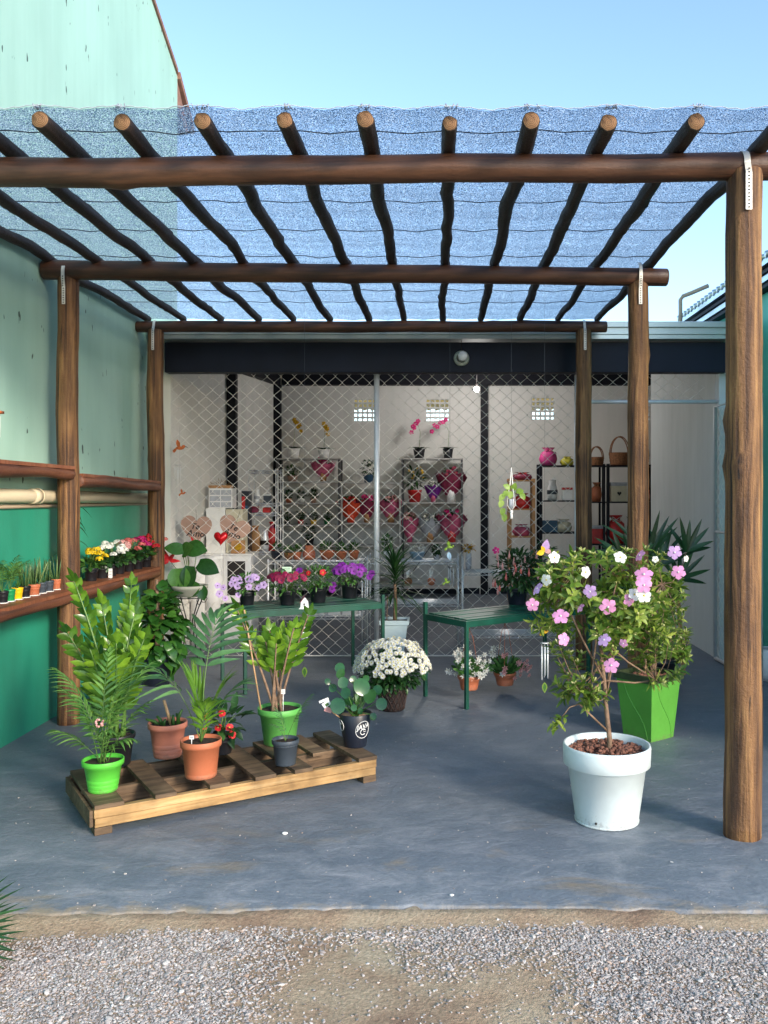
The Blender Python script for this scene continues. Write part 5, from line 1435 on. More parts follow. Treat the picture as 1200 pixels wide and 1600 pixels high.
def tubes(parent, p, n, w, ls, mat=None):
    m_ = MB(); m_.lathe([(0, 0), (w, 0), (w, .004), (0, .004)], 16, p); m_.build('chime_plate', M['chrome'], parent)
    for k in range(n):
        a = 2 * math.pi * k / n + .5; x, y = p[0] + w * .8 * math.cos(a), p[1] + w * .8 * math.sin(a); m_ = MB()
        m_.tube([(x, y, p[2]), (x, y, p[2] - .02)], .0008, 4); m_.tube([(x, y, p[2] - .02), (x, y, p[2] - .02 - ls[k % len(ls)])], .0045, 8); m_.build('chime_tube', mat or M['tubem'], parent)
def string(parent, z0, z1, x=0, y=0, name='string'):
    m_ = MB(); m_.tube([(x, y, z0), (x, y, z1)], .0006, 4); m_.build(name, M['greyplastic'], parent)
def leafcharm(parent, z):
    m_ = MB(); m_.leaf((0, 0, z + .03), (0, 0, -1), (0, -1, 0), .072, .036, 'oval', 0, .1, 8); m_.build('leaf_charm', M['l_lime'], parent)
    m_ = MB(); m_.leaf((0, -.003, z + .02), (0, 0, -1), (0, -1, 0), .05, .020, 'oval', 0, .1, 8); m_.build('leaf_inlay', M['l_mid'], parent)
hy = 8.27
o0 = P(281, 700, hy)
rt = root('hummingbird_mobile', 'terracotta hummingbird mobile with pale chime tubes on the mesh left edge', 'wind chime', o0)
bird(rt, (0, 0, 0), .062, M['terrabird']); bird(rt, (.025, 0, PZ(771, hy) - o0.z), .034, M['terrabird'])
string(rt, -.46, .20); tubes(rt, (-.02, 0, PZ(727, hy) - o0.z), 4, .03, [.13, .17, .11, .15], M['card'])
bz = 2.95
def hang(name, label, px, py, Y, cat='wind chime'): 
    o = P(px, py, Y); r = root(name, label, cat, o); string(r, .02, bz - o.z); return r
yb = Y2 - .10
rt = hang('birdhouse_chime', 'white birdhouse wind chime with metal tubes hanging in front of the left table', 476, 945, yb)
m_ = MB(); m_.prism([(-.026, -.02), (.026, -.02), (.022, .02), (0, .048), (-.022, .02)], -.018, .018); m_.b2(-.034, .034, -.024, .024, -.026, -.0205); m_.build('house', M['white'], rt, smooth=False)
m_ = MB(); m_.add([(-.03, -.023, .014), (0, -.023, .056), (0, .023, .056), (-.03, .023, .014), (-.03, -.023, .018), (0, -.023, .060), (0, .023, .060), (-.03, .023, .018)], [(0, 1, 2, 3), (4, 7, 6, 5), (0, 4, 5, 1), (3, 2, 6, 7), (0, 3, 7, 4)]); m_.build('roof_board', M['burg'], rt, smooth=False)
m_ = MB(); m_.tube([(0, -.019, .006), (0, -.0175, .006)], .006, 12); m_.build('entrance_hole', M['ink'], rt)
string(rt, -.13, -.02, .012); string(rt, -.13, -.02, -.012); tubes(rt, (0, 0, -.13), 5, .022, [.10, .16, .13, .08, .12]); string(rt, -.42, -.14, -.008); leafcharm(rt, -.44)
rt = hang('butterfly_chime', 'yellow and lilac butterfly wind chime hanging beside the fuchsia', 851, 862, yb)
for (dx, dz, mt, l) in [(-.4, -.1, 'p_yellow', .06), (.2, 1, 'p_lilac', .085), (.9, .1, 'p_blush', .05), (-.3, .5, 'p_yellow', .045)]:
    m_ = MB(); m_.leaf((0, 0, 0), (dx, -.1, dz), (0, -1, 0), l, l * .62, 'oval', .05, .1, 7); m_.build('wing', M[mt], rt)
string(rt, -.9, 0); bird(rt, (.0, 0, PZ(988, yb) - rt.location.z), .032, M['p_mustard']); tubes(rt, (0, 0, PZ(1005, yb) - rt.location.z), 6, .028, [.19, .21, .17, .22]); leafcharm(rt, PZ(1073, yb) - rt.location.z)
rt = hang('parrot_chime', 'small green parrot wind chime hanging left of the fuchsia', 703, 855, yb)
bird(rt, (0, 0, 0), .034, M['l_lime']); string(rt, -.26, 0); m_ = MB(); m_.leaf((-.01, 0, -.03), (.2, 0, -1), (0, -1, 0), .06, .03, 'oval', .1, .1, 5); m_.build('leaf_charm', M['skyblue'], rt)
bird(rt, (-.02, 0, PZ(910, yb) - rt.location.z), .026, M['l_lime'])
rt = hang('macrame_hanger', 'white macrame hanger with trailing lime green leaves on the mesh', 799, 775, yb, 'plant hanger')
m_ = MB()
for k in range(4):
    a = k * 1.57 + .5; c, s = math.cos(a) * .03, math.sin(a) * .03
    m_.tube([(0, 0, .19), (c * .4, s * .4, .08), (c, s, 0), (c * 1.1, s * 1.1, -.06), (0, 0, -.10)], .0022, 5)
m_.ball((0, 0, -.105), .012, 6, 8); m_.tube([(0, 0, -.11), (0, 0, -.15)], [.008, .010], 6); m_.build('knotted_cords', M['card'], rt)
m_ = MB(); m_.lathe([(0, -.085), (.014, -.082), (.019, -.05), (.019, -.02), (.017, -.02)], 16); m_.build('glass_jar', M['glasslike'], rt)
ml = MB()
for (x, z, dx, dz) in [(-.02, .03, -.8, -.5), (-.05, .01, -.6, -.8), (-.06, -.03, -.4, -1), (-.055, -.08, -.2, -1), (.01, .04, .2, .6), (.03, .03, .9, .1), (.06, .02, .6, -.9), (0, .03, -.2, -.8), (-.05, -.12, .1, -1), (-.01, .05, -.7, .4)]:
    ml.leaf((x, -.015, z), (dx, -.3, dz), (0, -1, .3), .055, .032, 'heart', .2, .2, 7)
ml.build('leaves', M['l_lime'], rt)
rt = root('wall_chime', 'bamboo wind chime with green top cut by the photo left edge', 'wind chime', (WX + .12, 5.10, PZ(650, 5.1)))
m_ = MB(); m_.ball((0, 0, .10), .03, 6, 8); m_.build('leafy_top', M['l_mid'], rt); m_ = MB(); m_.b2(-.05, .05, -.04, .04, .015, .03); m_.build('plate', M['terrabird'], rt)
for k in range(4): m_ = MB(); m_.tube([(-.03 + .02 * k, .02 * (k % 2), .015), (-.03 + .02 * k, .02 * (k % 2), -.12 - .02 * (k % 3))], .006, 8); m_.build('chime_tube', M['card'], rt)
m_ = MB(); m_.tube([(0, 0, .12), (0, 0, .50), (-.12, 0, .52)], .0015, 4); m_.build('string', M['ink'], rt)

# ------------------------------------------------------------------ shop interior
def rack(name, label, cat, x0, x1, Y, depth, levels, mat, postr=.014, brace=False, top=None, shelf_t=.018, kind='board', grp=None):
    rt = root(name, label, cat, ((x0 + x1) / 2, Y, 0), group=grp); w = (x1 - x0) / 2; H_ = top or max(levels) + .02
    for sx_ in (-1, 1):
        for y in (0, depth):
            m_ = MB()
            if kind == 'wire': m_.tube([(sx_ * w, y, 0), (sx_ * w, y, H_)], postr, 8)
            else: m_.b2(sx_ * w - postr, sx_ * w + postr, y - postr, y + postr, 0, H_)
            m_.build('upright', mat[0], rt, smooth=(kind == 'wire'))
    for z in levels:
        m_ = MB()
        if kind == 'wire':
            for y in (0, depth):
                m_.tube([(-w, y, z), (w, y, z)], .0045, 6); m_.tube([(-w, y, z - .028), (w, y, z - .028)], .0045, 6)
                n = int(2 * w / .05)
                m_.tube([(-w + 2 * w * k / n, y, z - (.028 if k % 2 else 0)) for k in range(n + 1)], .003, 4)
            for sx_ in (-1, 1): m_.tube([(sx_ * w, 0, z), (sx_ * w, depth, z)], .0045, 6); m_.tube([(sx_ * w, 0, z - .028), (sx_ * w, depth, z - .028)], .0045, 6)
            n = int(depth / .028)
            for k in range(1, n): m_.tube([(-w, depth * k / n, z + .003), (w, depth * k / n, z + .003)], .0025, 4)
        else: m_.b2(-w + .001 - postr, w + postr - .001, -postr - .003, depth + postr + .003, z - shelf_t, z)
        m_.build('shelf', mat[1], rt, smooth=(kind == 'wire'))
    if brace:
        for s in (-1, 1):
            m_ = MB(); m_.tube([(-w * s, depth + .012 + .004 * s, min(levels)), (w * s, depth + .012 + .004 * s, levels[1])], .006, 4); m_.build('brace', mat[0], rt)
    return rt
YB = 13.32
lv = [PZ(y, YB) for y in (716, 752, 786, 820, 853)]
rack('steel_shelf', 'grey steel shelf unit with yellow orchids on top beside the corner column', 'shelf unit', PX(434, YB), PX(530, YB), YB, .32, [lv[4] - .35, .12] + lv, (M['shelfdark'], M['shelfgrey']), .018, True, lv[0] + .002)
rack('steel_shelf', 'grey steel shelf boards with the orange red bouquet behind the centre pole', 'shelf unit', PX(534, YB), PX(625, YB), YB, .32, [PZ(754, YB), PZ(817, YB), PZ(853, YB), .3], (M['shelfgrey'], M['shelfgrey']), .012, False, PZ(754, YB) + .002)
rack('steel_shelf', 'pale shelf unit with magenta orchids on top right of the centre pole', 'shelf unit', PX(629, YB), PX(722, YB), YB, .32, [PZ(716, YB), PZ(785, YB), PZ(848, YB), PZ(918, YB)], (M['shelfdark'], M['shelfgrey']), .012, True, PZ(716, YB) + .002)
YW = 9.15
rack('wire_rack', 'chrome wire rack with terracotta bowls on top behind the petunias', 'wire rack', PX(419, YW), PX(566, YW), YW, .38, [PZ(877, YW), PZ(963, YW)], (M['chrome'], M['chrome']), .010, kind='wire', grp='chrome wire racks')
rack('wire_rack', 'chrome wire rack behind the dracaena right of the centre pole', 'wire rack', PX(574, YW), PX(716, YW), YW, .38, [PZ(877, YW), PZ(943, YW)], (M['chrome'], M['chrome']), .010, kind='wire', top=PZ(868, YW), grp='chrome wire racks')
rack('wire_rack', 'lower chrome wire rack behind the fuchsia with a shelf near the floor', 'wire rack', PX(723, YW - .1), PX(895, YW - .1), YW - .1, .38, [PZ(893, YW), PZ(990, YW)], (M['chrome'], M['chrome']), .010, kind='wire', top=PZ(868, YW), grp='chrome wire racks')
YT = 9.9
rack('tall_gift_rack', 'tall narrow chrome rack of small gifts right of the drawer box', 'rack', PX(389, YT), PX(431, YT), YT, .30, [PZ(735, YT), PZ(787, YT), PZ(802, YT), PZ(863, YT), .2], (M['chrome'], M['glasslike']), .0065, kind='wire')
rack('tall_gift_rack', 'slim cream posts of a tall empty rack in front of the grey shelf unit', 'rack', PX(434, YT + .2), PX(442, YT + .2), YT + .2, .012, [PZ(735, YT), PZ(858, YT)], (M['card'], M['glasslike']), .0055, kind='wire')
YR = 12.6
rack('black_shelf', 'black shelf rack with the pink bag on top left of the door', 'shelf unit', PX(845, YR), PX(912, YR), YR, .35, [PZ(y, YR) for y in (727, 782, 832, 880)], (M['black'], M['black']), .02, grp='black shelf racks')
rack('black_shelf', 'black shelf rack with wicker baskets on top seen between two posts', 'shelf unit', PX(950, YR), PX(1024, YR), YR, .35, [PZ(y, YR) for y in (727, 784, 850, 880)], (M['black'], M['black']), .02, grp='black shelf racks')
rack('black_shelf', 'narrow black shelf rack with brown packets just right of the rear post', 'shelf unit', PX(918, YR), PX(944, YR), YR, .35, [PZ(y, YR) for y in (727, 784, 850)], (M['black'], M['black']), .014, grp='black shelf racks')
rack('pine_shelf', 'brown pine shelf with red packets behind the macrame hanger', 'shelf unit', PX(797, YR), PX(834, YR), YR, .3, [PZ(y, YR) for y in (750, 795, 838)], (M['pine'], M['pine']), .02)

BM = {}
def bloom_mesh(mat, r_, n):
    if mat.name not in BM: BM[mat.name] = flower_mesh('bloom', n, r_, r_ * .9, mat, M['p_center'], .3, .16)
    return BM[mat.name]
def gift(name, label, cat, px, py, Y, w, h, kind, mats, grp=None):
    """small goods on the shop shelves; base at py"""
    p = P(px, py, Y); p.z += .001
    rt = root(name, label, cat, p, group=grp)
    s = Y / FX; w *= s; h *= s
    if kind == 'box':
        m_ = MB(); m_.b2(-w / 2, w / 2, -w * .35, w * .35, 0, h * .82); m_.build('box', mats[0], rt, smooth=False, bevel=.004)
        m_ = MB(); m_.b2(-w / 2 - .004, w / 2 + .004, -w * .35 - .004, w * .35 + .004, h * .82 + .0005, h); m_.build('lid', mats[-1], rt, smooth=False, bevel=.003)
    elif kind == 'bag':
        m_ = MB(); n = 16; vs = []
        for z, k in ((0, .8), (.35, 1.05), (.7, .9), (.85, .4), (1, .75)):
            for j in range(n): a = 2 * math.pi * j / n; q = k * (1 + .12 * math.sin(j * 3 + z * 9)); vs.append((w / 2 * q * math.cos(a), w / 3 * q * math.sin(a), h * z))
        m_.add(vs, [(i * n + j, i * n + (j + 1) % n, (i + 1) * n + (j + 1) % n, (i + 1) * n + j) for i in range(4) for j in range(n)] + [tuple(range(n - 1, -1, -1))]); m_.build('wrapping', mats[0], rt)
        m_ = MB(); 
        for sgn in (-1, 1): m_.tube([(0, -w * .2, h * .84), (sgn * w * .22, -w * .25, h * .95), (sgn * w * .2, -w * .25, h * .78), (0, -w * .2, h * .84)], .006, 5)
        m_.build('bow', mats[-1], rt)
    elif kind == 'bouquet':          # wrapped cone with blooms, in a small pot
        ph = h * .36; m_ = MB(); m_.lathe([(0, 0), (w * .17, 0), (w * .24, ph), (w * .21, ph)], 16); m_.build('pot', mats[1], rt)
        m_ = MB(); n = 22; vs = []
        for z, k in ((ph * .55, .26), (ph * 1.3, .5), (h * .72, .62), (h * .8, .68)):
            for j in range(n): a = 2 * math.pi * j / n; q = w * k * (1 + (.16 if j % 2 else -.1) * (z / h)); vs.append((q * math.cos(a), q * .6 * math.sin(a), z + (h * .10 * math.sin(j * 2.3) if k > .6 else 0)))
        m_.add(vs, [(i * n + j, i * n + (j + 1) % n, (i + 1) * n + (j + 1) % n, (i + 1) * n + j) for i in range(3) for j in range(n)]); m_.build('wrapping', mats[0], rt)
        m_ = MB(); bush(m_, (0, 0, h * .78), (w * .4, w * .3, h * .2), 60, .06, .035, 'oval', .5, .2, 3, .2); m_.build('foliage', mats[2], rt)
        for k in range(9): head(bloom_mesh(mats[3], .032, 6), rt, (U(-.32, .32) * w, U(-.3, .05) * w, h * U(.78, 1.0)), (U(-.4, .4), -.8, U(.2, 1)), U(.8, 1.2), 'bloom')
    elif kind == 'plant':
        ph = h * .34; m_ = MB(); m_.lathe([(0, 0), (w * .24, 0), (w * .32, ph * .9), (w * .35, ph), (w * .3, ph)], 18); m_.build('pot', mats[0], rt)
        m_ = MB(); bush(m_, (0, 0, h * .64), (w * .42, w * .38, h * .3), 90, max(.04, h * .2), .022 + w * .03, 'oval', .3, .4, 4, .1); m_.build('foliage', mats[1], rt)
        if len(mats) > 2:
            for k in range(12): head(bloom_mesh(mats[2], .022, 5), rt, (U(-.4, .4) * w, U(-.35, .1) * w, h * U(.6, 1)), (U(-.5, .5), -1, U(0, .6)), U(.8, 1.2), 'bloom')
    elif kind == 'orchid':
        ph = h * .26; m_ = MB(); m_.lathe([(0, 0), (w * .2, 0), (w * .28, ph), (w * .25, ph)], 18); m_.build('pot', mats[0], rt)
        m_ = MB()
        for k in range(7): m_.leaf((0, 0, ph * .9), av(k * 55, 35), (0, 0, 1), w * .6, w * .2, 'oval', .5, .3, 5)
        m_.build('leaves', M['l_dark'], rt)
        m_ = MB(); m_.tube([(0, 0, ph), (w * .05, 0, h * .7), (mats[3] * w * .1, -.02, h), (mats[3] * w * .35, -.05, h * .92)], [.004, .003, .003, .002], 5); m_.build('flower_stem', M['l_stem'], rt)
        for k in range(6): t = k / 5; head(FM[mats[2]], rt, (mats[3] * w * (.05 + .3 * t), -.06, h * (1.0 - .30 * t * (1 if k % 2 else .6))), (U(-.3, .3), -1, .1), .85)
    elif kind == 'basket':
        m_ = MB(); pr = [(0, 0), (w * .4, 0)]
        for i in range(9): pr.append((w * (.42 + .07 * i / 8) + (.006 if i % 2 else 0), h * .42 * i / 8))
        pr += [(w * .5, h * .44), (w * .45, h * .4), (w * .42, .02)]
        m_.lathe(pr, 26); m_.v = [(x, y * .7, z) for x, y, z in m_.v]; m_.build('bowl', mats[0], rt)
        for y in (-.05, .05): m_ = MB(); m_.tube([(w * .42 * math.cos(R(a)), y, h * .4 + h * .58 * math.sin(R(a))) for a in range(0, 181, 15)], .008, 6); m_.build('handle', mats[0], rt)
    elif kind == 'jar':
        m_ = MB(); m_.lathe([(0, 0), (w * .4, 0), (w * .48, h * .2), (w * .45, h * .6), (w * .3, h * .8), (w * .36, h), (w * .3, h)], 20); m_.build('vessel', mats[0], rt)
        m_ = MB(); m_.lathe([(w * .49, h * .3), (w * .5, h * .34), (w * .49, h * .5)], 20); m_.build('band', mats[-1], rt)
    elif kind == 'bowl':
        m_ = MB(); m_.lathe([(0, 0), (w * .3, 0), (w * .48, h * .55), (w * .5, h * .6), (w * .46, h * .6)], 22); m_.build('bowl', mats[0], rt)
        m_ = MB(); bush(m_, (0, 0, h * .75), (w * .36, w * .36, h * .3), 60, h * .4, .016, 'lance', .6, .3, 4, .1); m_.build('foliage', mats[1], rt)
    return rt
g1 = 'goods on the grey shelf unit'
YI = YB + .14
S = [('orchid_pot', 'yellow orchid in a white pot, left one on the grey shelf top', 'orchid', 459, 716, 34, 60, 'orchid', (M['white'], 0, 'orchid_y', 1)),
 ('orchid_pot', 'yellow orchid in a white pot, right one on the grey shelf top', 'orchid', 506, 716, 34, 54, 'orchid', (M['white'], 0, 'orchid_y', .6)),
 ('potted_plant', 'dark leaved plant in a tan pot below the left yellow orchid', 'potted plant', 457, 752, 26, 26, 'plant', (M['heartwood'], M['l_dark'])),
 ('bouquet', 'magenta bouquet in pink wrap below the right yellow orchid', 'bouquet', 505, 752, 28, 36, 'bouquet', (M['pinkwrap'], M['pine'], M['l_dark'], M['p_mag'])),
 ('small_plant', 'tiny dark plant in a brown pot, first of three on the third board', 'potted plant', 451, 786, 15, 20, 'plant', (M['terracotta'], M['l_dark'])),
 ('small_plant', 'tiny dark plant in a white pot, second of three on the third board', 'potted plant', 471, 786, 15, 20, 'plant', (M['white'], M['l_dark'])),
 ('small_plant', 'tiny dark plant in a tan pot, last of three on the third board', 'potted plant', 490, 786, 15, 22, 'plant', (M['heartwood'], M['l_dark'])),
 ('small_plant', 'small dark bushy plant at the left end of the fourth board', 'potted plant', 449, 820, 15, 20, 'plant', (M['blackplastic'], M['l_dark'])),
 ('small_plant', 'small plant in a red pot on the fourth board', 'potted plant', 470, 820, 16, 22, 'plant', (M['red'], M['l_dark'])),
 ('small_plant', 'small plant in a mustard pot on the fourth board', 'potted plant', 490, 820, 16, 20, 'plant', (M['yellowpot'], M['l_dark'])),
 ('small_plant', 'small plant in a teal pot on the fourth board', 'potted plant', 511, 820, 16, 22, 'plant', (M['dkgreenpot'], M['l_dark'])),
 ('tall_plant', 'thin dark stemmed plant on the fifth board of the grey shelf', 'potted plant', 484, 853, 22, 34, 'plant', (M['blackplastic'], M['l_dark'])),
 ('blue_pot_plant', 'dusty leaved plant in a blue pot behind the centre pole', 'potted plant', 576, 754, 26, 36, 'plant', (M['bluebox'], M['l_dark'], M['p_white'])),
 ('bouquet', 'bright orange red bouquet in matching wrap on the middle shelf', 'bouquet', 548, 817, 32, 40, 'bouquet', (M['orangewrap'], M['orangewrap'], M['l_dark'], M['p_red'])),
 ('bouquet', 'dark red bouquet with shiny heart left of the centre pole', 'bouquet', 573, 817, 24, 42, 'bouquet', (M['burg'], M['pine'], M['l_dark'], M['p_mag'])),
 ('bouquet', 'soft pink wrapped bouquet just right of the centre pole', 'bouquet', 611, 817, 30, 42, 'bouquet', (M['pinkwrap'], M['pine'], M['l_dark'], M['p_blush'])),
 ('orchid_pot', 'magenta orchid arching left in a black pot on the pale shelf top', 'orchid', 655, 716, 34, 58, 'orchid', (M['blackplastic'], 0, 'orchid_m', -1)),
 ('orchid_pot', 'magenta orchid arching toward the vent in a black pot on the pale shelf top', 'orchid', 700, 716, 30, 60, 'orchid', (M['blackplastic'], 0, 'orchid_m', -2.4)),
 ('potted_plant', 'dark leafy plant in a red pot on the pale shelf', 'potted plant', 648, 785, 34, 56, 'plant', (M['red'], M['l_dark'], M['p_mustard'])),
 ('bouquet', 'slim purple wrapped bouquet between the dark plant and burgundy bouquet', 'bouquet', 677, 785, 20, 32, 'bouquet', (M['p_purple'], M['pinkwrap'], M['l_dark'], M['p_white'])),
 ('bouquet', 'large burgundy bouquet in a pale pot on the pale shelf', 'bouquet', 705, 785, 34, 54, 'bouquet', (M['burg'], M['white'], M['l_dark'], M['p_wine'])),
 ('bouquet', 'tall pink wrapped bouquet at the left of the lower pale shelf', 'bouquet', 640, 848, 22, 46, 'bouquet', (M['pinkwrap'], M['pinkwrap'], M['l_mid'], M['p_blush'])),
 ('bouquet', 'white ribbon bouquet in a kraft box in the middle of the lower pale shelf', 'bouquet', 672, 848, 28, 44, 'bouquet', (M['glasslike'], M['pine'], M['l_dark'], M['p_white'])),
 ('bouquet', 'rose bouquet in a red box at the right of the lower pale shelf', 'bouquet', 706, 848, 34, 50, 'bouquet', (M['pinkwrap'], M['red'], M['l_dark'], M['p_mag']))]
for (nm, lab, cat, px, py, w, h, kd, mt) in S: gift(nm, lab, cat, px, PZ and py, YI, w, h, kd, mt)
# fix heights: everything above must sit on its board (boards run at depth YB, goods a little behind)
for o in [q for q in col.objects if q.parent is None and q.type == 'EMPTY' and abs(q.location.y - YI) < 1e-3]:
    best = min([PZ(y, YB) for y in (716, 752, 786, 820, 853, 754, 817, 785, 848)], key=lambda z: abs(z - o.location.z)); o.location.z = best + .001
YJ = YR + .15
def lev(py): return PZ(py, YR)
def giftz(z, *a, **k): r = gift(*a, **k); r.location.z = z + .001; return r
G2 = [(727, 'gift_bag', 'bright pink gift bag on top of the black rack', 'gift', 857, 26, 28, 'bag', (M['magenta'], M['pinkwrap'])),
 (727, 'gift_bag', 'lemon yellow bow package beside the pink bag', 'gift', 886, 20, 14, 'bag', (M['lemon'], M['lemon'])),
 (782, 'gift_box', 'white patterned gift canister on the black rack', 'gift', 863, 17, 32, 'jar', (M['white'], M['greyplastic'])),
 (782, 'gift_box', 'small white box beside the patterned canister', 'gift', 886, 15, 20, 'box', (M['white'], M['red'])),
 (832, 'gift_basket', 'pale wrapped basket in the middle of the black rack', 'gift', 880, 26, 20, 'bag', (M['cream'], M['white'])),
 (832, 'gift_box', 'dark blue box under the patterned canister', 'gift', 858, 24, 18, 'box', (M['bluebox'], M['bluebox'])),
 (727, 'wicker_basket', 'brown wicker basket with tall twin handles on the black rack top', 'basket', 968, 34, 46, 'basket', (M['wicker'],)),
 (727, 'wicker_basket', 'brown wicker basket half hidden by the middle right post', 'basket', 1001, 28, 40, 'basket', (M['wicker'],)),
 (727, 'wicker_basket', 'low brown wicker basket on the narrow black rack', 'basket', 932, 24, 30, 'basket', (M['wicker'],)),
 (784, 'gift_box', 'orange brown cellophane packet on the narrow black rack', 'gift', 932, 16, 30, 'bag', (M['terracotta'], M['pine'])),
 (784, 'gift_box', 'pale house shaped box with a dark heart on the black rack', 'gift', 966, 24, 30, 'box', (M['cream'], M['glasslike'])),
 (850, 'gift_bag', 'red wrapped gift below the house shaped box', 'gift', 962, 28, 44, 'bag', (M['red'], M['white'])),
 (850, 'gift_box', 'red box with pale lid low on the narrow black rack', 'gift', 932, 18, 28, 'box', (M['red'], M['glasslike'])),
 (784, 'gift_bag', 'red packet at the right end of the black rack shelf', 'gift', 1004, 22, 26, 'bag', (M['red'], M['red'])),
 (750, 'red_packet', 'red cloth packet on top of the pine shelf', 'gift', 816, 30, 12, 'bag', (M['burg'], M['red'])),
 (795, 'red_packet', 'bright red packet on the middle pine shelf', 'gift', 815, 28, 24, 'bag', (M['red'], M['burg'])),
 (838, 'red_packet', 'red and white packet on the lowest pine shelf', 'gift', 815, 26, 18, 'bag', (M['pinkwrap'], M['white']))]
for (py, nm, lab, cat, px, w, h, kd, mt) in G2: giftz(lev(py), nm, lab, cat, px, py, YJ, w, h, kd, mt)
m_ = MB(); m_.prism(heart_pts(.06, .06, 24), 0, .003); o = m_.build('heart_mark', M['ink'], smooth=False)
hb = next(q for q in col.objects if q.get('label', '').startswith('pale house shaped box')); o.parent = hb; o.location = (0, -24 * YJ / FX * .35 - .006, .11)

YG = YW + .17
zt = PZ(877, YW) + .004
G3 = [('navy_pot', 'dark navy pot at the left end of the petunia side wire rack', 'pot', 432, 20, 22, 'bowl', (M['navypot'], M['l_dark'])),
 ('brown_bowl', 'brown bowl next to the navy pot on the wire rack', 'bowl', 451, 16, 18, 'bowl', (M['wicker'], M['l_mid'])),
 ('terracotta_bowl', 'small orange bowl with grassy plant beside the brown bowl', 'bowl', 464, 15, 20, 'bowl', (M['terracotta'], M['l_mid'])),
 ('terracotta_cup', 'plain tall terracotta cup on the wire rack', 'pot', 483, 20, 22, 'jar', (M['terracotta'], M['terracotta2'])),
 ('terracotta_bowl', 'widest terracotta bowl with green seedlings on the wire rack', 'bowl', 511, 26, 24, 'bowl', (M['terracotta'], M['l_mid'])),
 ('terracotta_bowl', 'middle terracotta bowl with small sprouts on the wire rack', 'bowl', 533, 20, 22, 'bowl', (M['terracotta'], M['l_mid'])),
 ('terracotta_bowl', 'terracotta bowl nearest the centre pole on the wire rack', 'bowl', 553, 18, 24, 'bowl', (M['terracotta'], M['l_mid'])),
 ('white_pot_plant', 'spiky plant in a white pot just right of the centre pole', 'potted plant', 604, 20, 40, 'plant', (M['white'], M['l_mid'])),
 ('blue_bowl', 'pale blue bowl with a white ornament right of the dracaena', 'bowl', 652, 26, 20, 'bowl', (M['skyblue'], M['p_white'])),
 ('wire_ornament', 'small grey potted ornament on the wire rack near the parrot chime', 'ornament', 682, 16, 24, 'plant', (M['glasslike'], M['l_dark']))]
for (nm, lab, cat, px, w, h, kd, mt) in G3: giftz(zt, nm, lab, cat, px, 877, YG, w, h, kd, mt)
for i, (px, w, lab) in enumerate([(441, 30, 'white tray box at the left of the lower wire rack'), (490, 36, 'widest white tray box in the middle of the lower wire rack'), (524, 18, 'small white tray box on the lower wire rack'), (547, 20, 'white tray box nearest the centre pole on the lower wire rack')]):
    r = root('tray_box', lab, 'box', (PX(px, YG), YG, PZ(963, YW) + .005), group='white tray boxes on the lower wire rack'); w_ = w * YG / FX; m_ = MB()
    h_ = .075; m_.b2(-w_ / 2, w_ / 2, -.1, .1, 0, .004)
    for sgn in (-1, 1): m_.b2(sgn * w_ / 2 - .003, sgn * w_ / 2 + .003, -.1, .1, .0045, h_); m_.b2(-w_ / 2 + .0035, w_ / 2 - .0035, sgn * .1 - .003, sgn * .1 + .003, .0045, h_)
    m_.build('tray', M['card'], r, smooth=False); ml = MB(); bush(ml, (0, 0, .07), (w_ * .4, .07, .03), 60, .045, .014, 'lance', .6, .3, 3, .1); ml.build('seedlings', M['l_brown' if i % 2 == 0 else 'l_mid'], r)
r = gift('sunflower_vase', 'dried mustard sunflower bunch in a slim glass vase on the low rack', 'flower vase', 732, 893, YG, 10, 40, 'jar', (M['glasslike'], M['glasslike'])); r.location.z = PZ(893, YW) + .005
m_ = MB()
for k in range(40): m_.leaf((U(-.03, .03), U(-.03, .03), .22), av(U(0, 360), U(-20, 60)), (0, 0, 1), .09, .035, 'oval', .3, .2, 4)
m_.build('dried_flowers', M['p_mustard'], r)

# hanging goods below the wire rack
for (px, mt, lab) in [(638, M['wicker'], 'round brown hanging ornament under the wire rack behind the dracaena'), (674, M['terracotta'], 'terracotta hanging cup with white ribbons under the wire rack')]:
    r = root('hanging_ornament', lab, 'ornament', (PX(px, YW - .02), YW - .03, PZ(908, YW))); m_ = MB(); m_.ball((0, 0, 0), .042, 8, 12, (1, .6, 1)); m_.build('body', mt, r)
    m_ = MB()
    for k in range(5): m_.leaf((U(-.02, .02), -.01, .04), (U(-.3, .3), 0, 1), (0, -1, 0), .11, .012, 'strap', .1, .1, 3)
    m_.build('ribbons', M['p_white'], r)
r = root('tube_chime', 'silver tube wind chime under the right end of the wire rack', 'wind chime', (PX(705, YW - .03), YW - .03, PZ(880, YW))); tubes(r, (0, 0, -.03), 5, .035, [.16, .20, .13]); string(r, -.03, .0)

# left corner goods: cartons, cabinet, vases, drawer box
YC = 9.45
def boxr(name, lab, cat, px0, px1, py0, py1, Y, dpt, mat, parts=None):
    r = root(name, lab, cat, (PX((px0 + px1) / 2, Y), Y, PZ(py1, Y))); w = (px1 - px0) * Y / FX; h = (py1 - py0) * Y / FX
    m_ = MB(); m_.b2(-w / 2, w / 2, 0, dpt, 0, h); m_.build('body', mat, r, smooth=False, bevel=.004); return r, w, h
fl = GY(0 + 770.0001) if False else 0
yfloor = CY + FX * EYE / YC
r, w, h = boxr('white_cabinet', 'low white cabinet with dark opening behind the lilac petunias', 'cabinet', 322, 392, 868, yfloor, YC, .4, M['white'])
m_ = MB(); m_.b2(-.01, w / 2 - .06, -.004, -.001, h - .42, h - .06); m_.build('opening', M['ink'], r, smooth=False)
m_ = MB(); m_.b2(-w / 2 - .01, w / 2 + .01, -.015, .41, h + .001, h + .018); m_.build('cabinet_top', M['white'], r, smooth=False)
